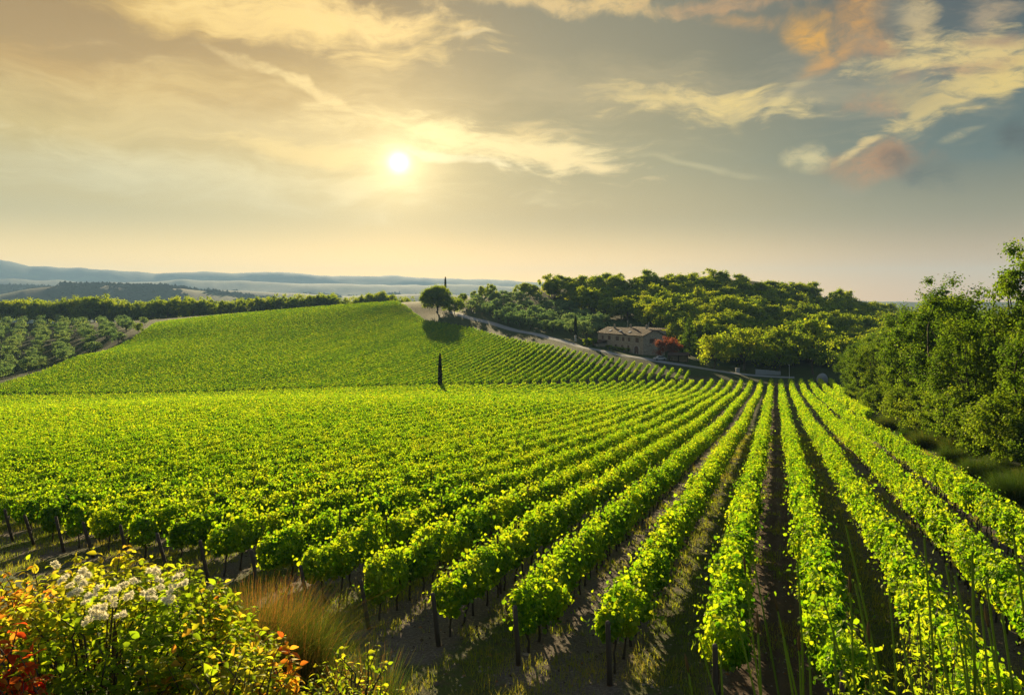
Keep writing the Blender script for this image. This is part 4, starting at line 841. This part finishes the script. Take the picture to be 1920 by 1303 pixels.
def build_clods():
    g = rng(62); M = 60000; u = 14+62*g.random(M)**1.5; v = g.uniform(-32, 10.4, M); X = u*DU[0]+v*DV[0]; Y = u*DU[1]+v*DV[1]; n = X*NE[0]+Y*NE[1]
    kp = (n > 11.8) & (np.abs(X) < .69*Y+1) & (g.random(M) < .25+1.1*(fbm(X*.9, Y*.9, 81, 3)-.3)); X, Y = X[kp], Y[kp]; N = len(X); s = np.clip(np.exp(g.normal(-3.75, .5, N)), .008, .085)
    P = np.stack([X, Y, ground(X, Y)+s*.15], 1); b = np.array([(1, 0, 0), (.2, .9, 0), (-.9, .4, 0), (-.6, -.8, 0), (.5, -.8, 0), (0, 0, .75)]); az = g.uniform(0, 6.28, N); cs, sn = np.cos(az), np.sin(az)
    q = b[None]*(1+.3*g.normal(0, 1, (N, 6, 1))); q = np.stack([q[..., 0]*cs[:, None]-q[..., 1]*sn[:, None], q[..., 0]*sn[:, None]+q[..., 1]*cs[:, None], q[..., 2]], -1)
    T = np.array([(i, (i+1) % 5, 5) for i in range(5)]); T = (np.arange(N)[:, None, None]*6+T[None]).reshape(-1, 3)
    def cm(t):
        a = t.n('ShaderNodeAttribute', attribute_name='tint').outputs['Fac']
        return t.n('ShaderNodeBsdfDiffuse', {0: t.ramp(a, [(0, (.06, .042, .028)), (.5, (.16, .125, .09)), (.8, (.30, .25, .19)), (1, (.24, .11, .04))])}).outputs[0]
    tag(ob('soil_clods', mesh('soil_clods', P[:, None].repeat(6, 1).reshape(-1, 3)+(q*s[:, None, None]).reshape(-1, 3), T, mat('clods', cm), np.repeat(g.random(N)*1.02, 6))), 'clods, small stones and dead leaves on the bare soil between rows', 'soil', kind='stuff')
build_clods()
def broom(seed, h, rad, n, warm, w=.006, dt=0.0):
    g = rng(seed); a = g.uniform(0, 6.28, n); r = rad*.5*np.sqrt(g.random(n)); P = np.stack([r*np.cos(a), r*np.sin(a), np.full(n, -.1)], 1)
    az = a+g.normal(0, .7, n); hh = h*g.uniform(.55, 1.05, n)*(1-.3*(r/rad)); V, Q, c = blades(P, hh, np.full(n, w), g, .30*rad/h*2.2, 4, az)
    tn = np.clip(g.normal(.32+dt, .14, n)+warm*(vn(a*1.2, r*3, seed) > .5)*g.random(n), 0, 1)
    return mesh('broom_bush', V, Q, BROOM_M, np.repeat(tn, c))
def build_broom():
    g = random.Random(5); B = [broom(300+i, 1.6, 1.7, 3600, .22, .008, -.2) for i in range(4)]
    for j, (u, v) in enumerate([(30, 13.5), (34, 12.4), (37, 14.5), (41, 12.6), (45, 14.2), (49, 12.2), (53, 14), (58, 12.4), (62, 14.4), (67, 12.6), (72, 14), (78, 12.5), (84, 14.2), (90, 12.6), (96, 14), (103, 12.6), (34, 16), (40, 16.5), (47, 16.4), (54, 16.6), (62, 17), (70, 16.6), (80, 16.4), (27, 15), (24, 13.4), (110, 13)]):
        x, y = u*DU[0]+v*DV[0], u*DU[1]+v*DV[1]; s = g.uniform(.75, 1.3)
        tag(ob('broom_bush', B[j % 4], loc=(x, y, gz(x, y)), rot=(0, 0, g.uniform(0, 6)), scale=s), 'dark rush-like broom bush between the outermost row and the woods', 'bush', 'broom bushes along the woods')
    for px, Y, h, rad, n, lb in ((500, 12.3, 1.95, 1.4, 4200, 'big tuft of rusty orange and green broom at the vineyard edge'), (455, 11.6, 1.85, 1.0, 2000, 'greener broom tuft leaning on the big rusty one'), (570, 12.0, 1.75, .9, 1600, 'lower broom tuft on the open side of the big rusty one'), (690, 9.4, 1.45, .6, 1300, 'small orange tipped broom tuft by the dirt headland')):
        x = (px-CX)/F*Y; o = ob('broom_bush', broom(int(px), h, rad, n, .72, .0048, -.02), loc=(x, Y, gz(x, Y))); tag(o, lb, 'broom bush')
build_broom()

def twiggy(seed, n_tw, spread, height, leaf, per, tintf, shape=ARCH, out_up=.6, core=.15, name='leaves', m=BUSH_M):
    """a shrub of arching twigs with leaves in pairs: returns (stems, leaves) meshes, base at the origin"""
    g = rng(seed); b = MB(); P = []; Nn = []; T = []; ss = []; tn = []
    for k in range(n_tw):
        a = g.uniform(0, 6.28); r = spread*math.sqrt(g.random()); top = height*(1-.55*(r/spread)**2)*g.uniform(.72, 1.04)
        if g.random() < .35: top *= g.uniform(.45, .9)
        e = np.array([r*math.cos(a), r*math.sin(a), top]); L = g.uniform(.16, .34); d = nrm(np.array([[math.cos(a)*.7*r/spread+g.normal(0, .3), math.sin(a)*.7*r/spread+g.normal(0, .3), out_up+g.uniform(0, .4)]]))[0]
        s0 = e-d*L; pts = np.stack([s0+(e-s0)*t+np.array([0, 0, -.05*t*t*L]) for t in (0, .35, .7, 1)])
        if k < 260: b.tube(np.vstack([np.array([[s0[0]*.35, s0[1]*.35, max(0, s0[2]-.55)]]), pts]), [.006, .005, .004, .003, .0015], 4, cap=False)
        for j in range(per):
            t = (j+1)/per; p = s0+(e-s0)*t; az = j*1.57+g.uniform(-.4, .4)+k
            o = np.array([math.cos(az), math.sin(az), .15]); 
            for sg in (1, -1):
                q = o*np.array([sg, sg, 1]); P.append(p); T.append(q+d*.45+g.normal(0, .2, 3)); Nn.append(np.array([0, 0, .8])+d*.3-q*.1+g.normal(0, .45, 3)); ss.append(leaf*g.uniform(.65, 1.15)*(1.0 if t < .9 else .7)); tn.append(tintf(p, g))
    V, Q = leaves(np.array(P), np.array(Nn), np.array(T), np.array(ss), shape)
    return b.data('stems', BARK_M, True), mesh(name, V, Q, m, np.repeat(np.clip(tn, 0, 1), len(shape[0])), smooth=True)
def seed_head():
    g = rng(12); nb = 9; n = 60*nb; cl = np.repeat(np.arange(nb), 60); off = nrm(g.normal(0, 1, (nb, 3)))*g.uniform(.3, 1, (nb, 1))*np.array([.032, .032, .018]); d = nrm(g.normal(0, 1, (n, 3)))
    L = .016*g.uniform(.7, 1.15, n); V, Q = leaves(off[cl], nrm(g.normal(0, 1, (n, 3))), d, L, (np.array([(0, 0, 0), (.45, .09, .06), (1, .05, .22), (.45, -.09, .06)]), np.array([(0, 1, 2, 3)])))
    return mesh('seed_head', V, Q, FLUFF_M, np.repeat(g.random(n), 4))
def build_foreground():
    def at(px, Y): return (px-CX)/F*Y, Y
    g = rng(77)
    # the big mixed bush: dogwood grown over by old man's beard
    def t_main(p, g):
        edge = math.hypot(p[0]-.15, p[1])/.85; base = .18+.28*vn(p[0]*3, p[1]*3+p[2], 5)+max(0, p[2]-.7)*.22
        if p[0] < -.4 and g.random() < .45: base += .3
        if p[0] > .45 and g.random() < .35: base += .28
        return base+g.normal(0, .07)
    x, y = at(190, 4.3); z = gz(x, y); root = ob('clematis_shrub', None, loc=(x, y, z)); tag(root, 'sunlit yellow green shrub covered with white fluffy seed heads', 'shrub')
    s_, l_ = twiggy(501, 860, .95, -1.42-z, .056, 6, t_main); ob('stems', s_, root); ob('leaves', l_, root); H = -1.40-z
    sh = seed_head()
    for px, py in ((105, 1058), (152, 1088), (160, 1074), (130, 1097), (184, 1102), (230, 1096), (216, 1106), (288, 1070), (298, 1086), (333, 1080), (342, 1094), (170, 1116), (160, 1128), (188, 1138), (192, 1152), (214, 1128), (284, 1120), (314, 1124), (302, 1100), (163, 1164), (226, 1152), (252, 1088), (278, 1110), (118, 1085), (140, 1110), (200, 1120), (178, 1150), (240, 1118), (322, 1104)):
        Yh = 4.3-.72+ (1200-py)/1200*2.2+g.uniform(-.1, .1); w = Vector(((px-CX)/F*Yh, Yh, (HZ-py)/F*Yh)); ob('seed_head', sh, root, w-Vector((x, y, z)), (g.uniform(-.4, .4), g.uniform(-.4, .4), g.uniform(0, 6)), g.uniform(.6, 1.05))
    def shrub(name, seed, px, Y, top_py, ntw, spread, leaf, per, tf, label, cat='shrub'):
        x, y = at(px, Y); z = gz(x, y); r = ob(name, None, loc=(x, y, z)); tag(r, label, cat); zt = (HZ-top_py)/F*Y
        s_, l_ = twiggy(seed, ntw, spread, zt-z, leaf, per, tf); ob('stems', s_, r); ob('leaves', l_, r)
    shrub('dogwood_shrub', 502, 5, 3.6, 1170, 40, .2, .062, 4, lambda p, g: g.normal(.76, .14), 'dogwood shoots with glowing red autumn leaves at the picture corner')
    shrub('dogwood_shrub', 503, 30, 4.9, 1050, 170, .6, .06, 4, lambda p, g: g.normal(.42, .15), 'dogwood with curled orange and yellow leaves behind the red shoots')
    shrub('dogwood_shrub', 504, 440, 3.9, 1205, 230, .5, .06, 4, lambda p, g: g.normal(.33, .13), 'low dogwood with yellow and pink tinged leaves below the rusty broom')
    shrub('dogwood_shrub', 505, 535, 4.1, 1188, 60, .2, .066, 4, lambda p, g: g.normal(.5, .1), 'small dogwood sprig with drooping pinkish leaves in front of the broom')
    shrub('weedy_shrub', 506, 660, 5.2, 1200, 150, .45, .045, 4, lambda p, g: g.normal(.30, .1), 'thin leafy weed stems at the edge of the dirt headland')
    shrub('weedy_shrub', 507, 600, 4.4, 1255, 120, .4, .045, 4, lambda p, g: g.normal(.34, .1), 'low green weeds beneath the small dogwood sprig')
    # tall young shoots on the wooded side
    def shoots(seed, px, Y, top, n, spread, label):
        x, y = at(px, Y); z = gz(x, y); H = (HZ-top)/F*Y-z; r = ob('leafy_sapling', None, loc=(x, y, z)); tag(r, label, 'sapling'); g = rng(seed); b = MB(); P = []; T = []; Nn = []; ss = []
        for k in range(n):
            a = g.uniform(0, 6.28); q = spread*math.sqrt(g.random()); h = H*(1-.35*(q/spread)**2)*g.uniform(.75, 1.02); t = np.linspace(0, 1, 8)
            pts = np.stack([math.cos(a)*q*(.25+.75*t**1.3)+g.normal(0, .02, 8), math.sin(a)*q*(.25+.75*t**1.3)+g.normal(0, .02, 8), h*t], 1); b.tube(pts, np.linspace(.011, .002, 8), 5, cap=False)
            for s in np.arange(.38, 1.0, .017):
                p = np.array([np.interp(s, t, pts[:, i]) for i in range(3)]); az = s*150+k; d = np.array([math.cos(az), math.sin(az), .35])
                for w in (.02, .05, .08): P.append(p+d*w); T.append(d+np.array([0, 0, -.5])+g.normal(0, .45, 3)); Nn.append(np.array([0, 0, .8])+d*.2+g.normal(0, .6, 3)); ss.append(.058*g.uniform(.6, 1.2))
        V, Q = leaves(np.array(P), np.array(Nn), np.array(T), np.array(ss), (ARCH[0]*np.array([1, .62, 1]), ARCH[1])); N = len(P)
        ob('stems', b.data('stems', BARK_M, True), r); ob('leaves', mesh('leaves', V, Q, BUSH_M, np.repeat(np.clip(g.normal(.22, .09, N), 0, 1), 15), smooth=True), r)
    shoots(601, 1745, 6.4, 1060, 30, .75, 'tall leafy sapling clump standing before the second row from the brown aisle')
    shoots(602, 1850, 6.0, 1200, 18, .6, 'lower leafy sapling clump beside the tall one')
    shoots(603, 1595, 7.2, 1235, 12, .5, 'short leafy sapling in front of the bright row along the brown aisle')
    # grass stalks close to the camera
    STK = mat('grass_stalk', lambda t: t.n('ShaderNodeMixShader', {0: .35, 1: t.n('ShaderNodeBsdfDiffuse', {0: (.075, .125, .025)}).outputs[0], 2: t.n('ShaderNodeBsdfTranslucent', {0: (.30, .42, .04)}).outputs[0]}).outputs[0])
    DRY = mat('dry_seed_spike', lambda t: t.n('ShaderNodeMixShader', {0: .3, 1: t.n('ShaderNodeBsdfDiffuse', {0: (.13, .095, .045)}).outputs[0], 2: t.n('ShaderNodeBsdfTranslucent', {0: (.22, .15, .06)}).outputs[0]}).outputs[0])
    st = [(1412, 1045, 2.4, 0), (1396, 1070, 2.5, 1), (1497, 1055, 2.3, 0), (1380, 1150, 2.2, 0), (1458, 1140, 2.3, 1), (1470, 1195, 2.2, 0), (1500, 1215, 2.5, 1), (1545, 1125, 2.0, 0), (1595, 1105, 2.2, 1), (1583, 985, 2.2, 0), (1602, 1095, 1.9, 0),
          (1670, 1105, 2.6, 0), (1733, 1010, 2.1, 0), (1775, 1060, 2.4, 0), (1788, 1080, 1.8, 0), (1840, 1130, 2.0, 0), (1855, 1170, 2.2, 1), (1822, 1035, 1.7, 0), (1850, 1085, 2.0, 0), (1900, 1000, 1.9, 0), (1915, 1110, 1.7, 0), (1290, 1255, 2.2, 1), (1310, 1200, 2.4, 0),
          (1420, 1180, 2.0, 1), (1560, 1180, 1.8, 0), (1630, 1200, 2.0, 1), (1690, 1190, 1.8, 0), (1720, 1150, 2.0, 0), (1760, 1200, 1.7, 0), (1805, 1190, 1.9, 0), (1880, 1150, 1.8, 0), (1350, 1230, 2.1, 0), (1520, 1230, 2.0, 0)]
    for i, (px, py, Y, sp) in enumerate(st):
        w = Vector(((px-CX)/F*Y, Y, (HZ-py)/F*Y)); bx, by = w.x+g.uniform(.05, .32), Y+g.uniform(-.1, .2); bz = gz(bx, by); t = np.linspace(0, 1, 9)
        dx, dy = w.x-bx, w.y-by; pts = np.stack([dx*t**1.7+g.normal(0, .002, 9), dy*t**1.7, (w.z-bz)*t], 1); b = MB(); b.tube(pts, np.linspace(.0062, .0024, 9), 6)
        r = ob('grass_stalk', b.data('grass_stalk', STK, True), loc=(bx, by, bz)); tag(r, 'tall grass stalk with a dry brown seed spike near the camera' if sp else 'tall bare green grass stalk rising close to the camera', 'grass stalk', 'grass stalks with seed spikes' if sp else 'bare grass stalks near the camera')
        if sp:
            e = pts[-1]; d = pts[-1]-pts[-2]; d = d/np.linalg.norm(d); b = MB(); b.tube(np.stack([e-d*.01, e+d*.015, e+d*.035, e+d*.05]), [.0022, .0042, .0036, .001], 6); ob('seed_spike', b.data('seed_spike', DRY, True), r)
build_foreground()

# ------------------------------------------------------------------ haze: the air of the valley
def build_haze():
    z0 = float(GZ.min())-1; z1 = max(float(GZ.max()), 40.0)+15
    b = MB(); b.box((0, 0, (z0+z1)/2), (20800, 20800, z1-z0))
    m = bpy.data.materials.new('haze'); m.use_nodes = True; t = NT(m.node_tree)
    pv = t.n('ShaderNodeVolumePrincipled', {'Color': (.34, .58, .95), 'Density': 9.5e-5, 'Anisotropy': .1})
    t.link(pv.outputs[0], t.n('ShaderNodeOutputMaterial').inputs[1])
    o = ob('haze', b.data('haze', m)); tag(o, 'pale blue haze filling the valley air', 'haze', kind='stuff')
build_haze()
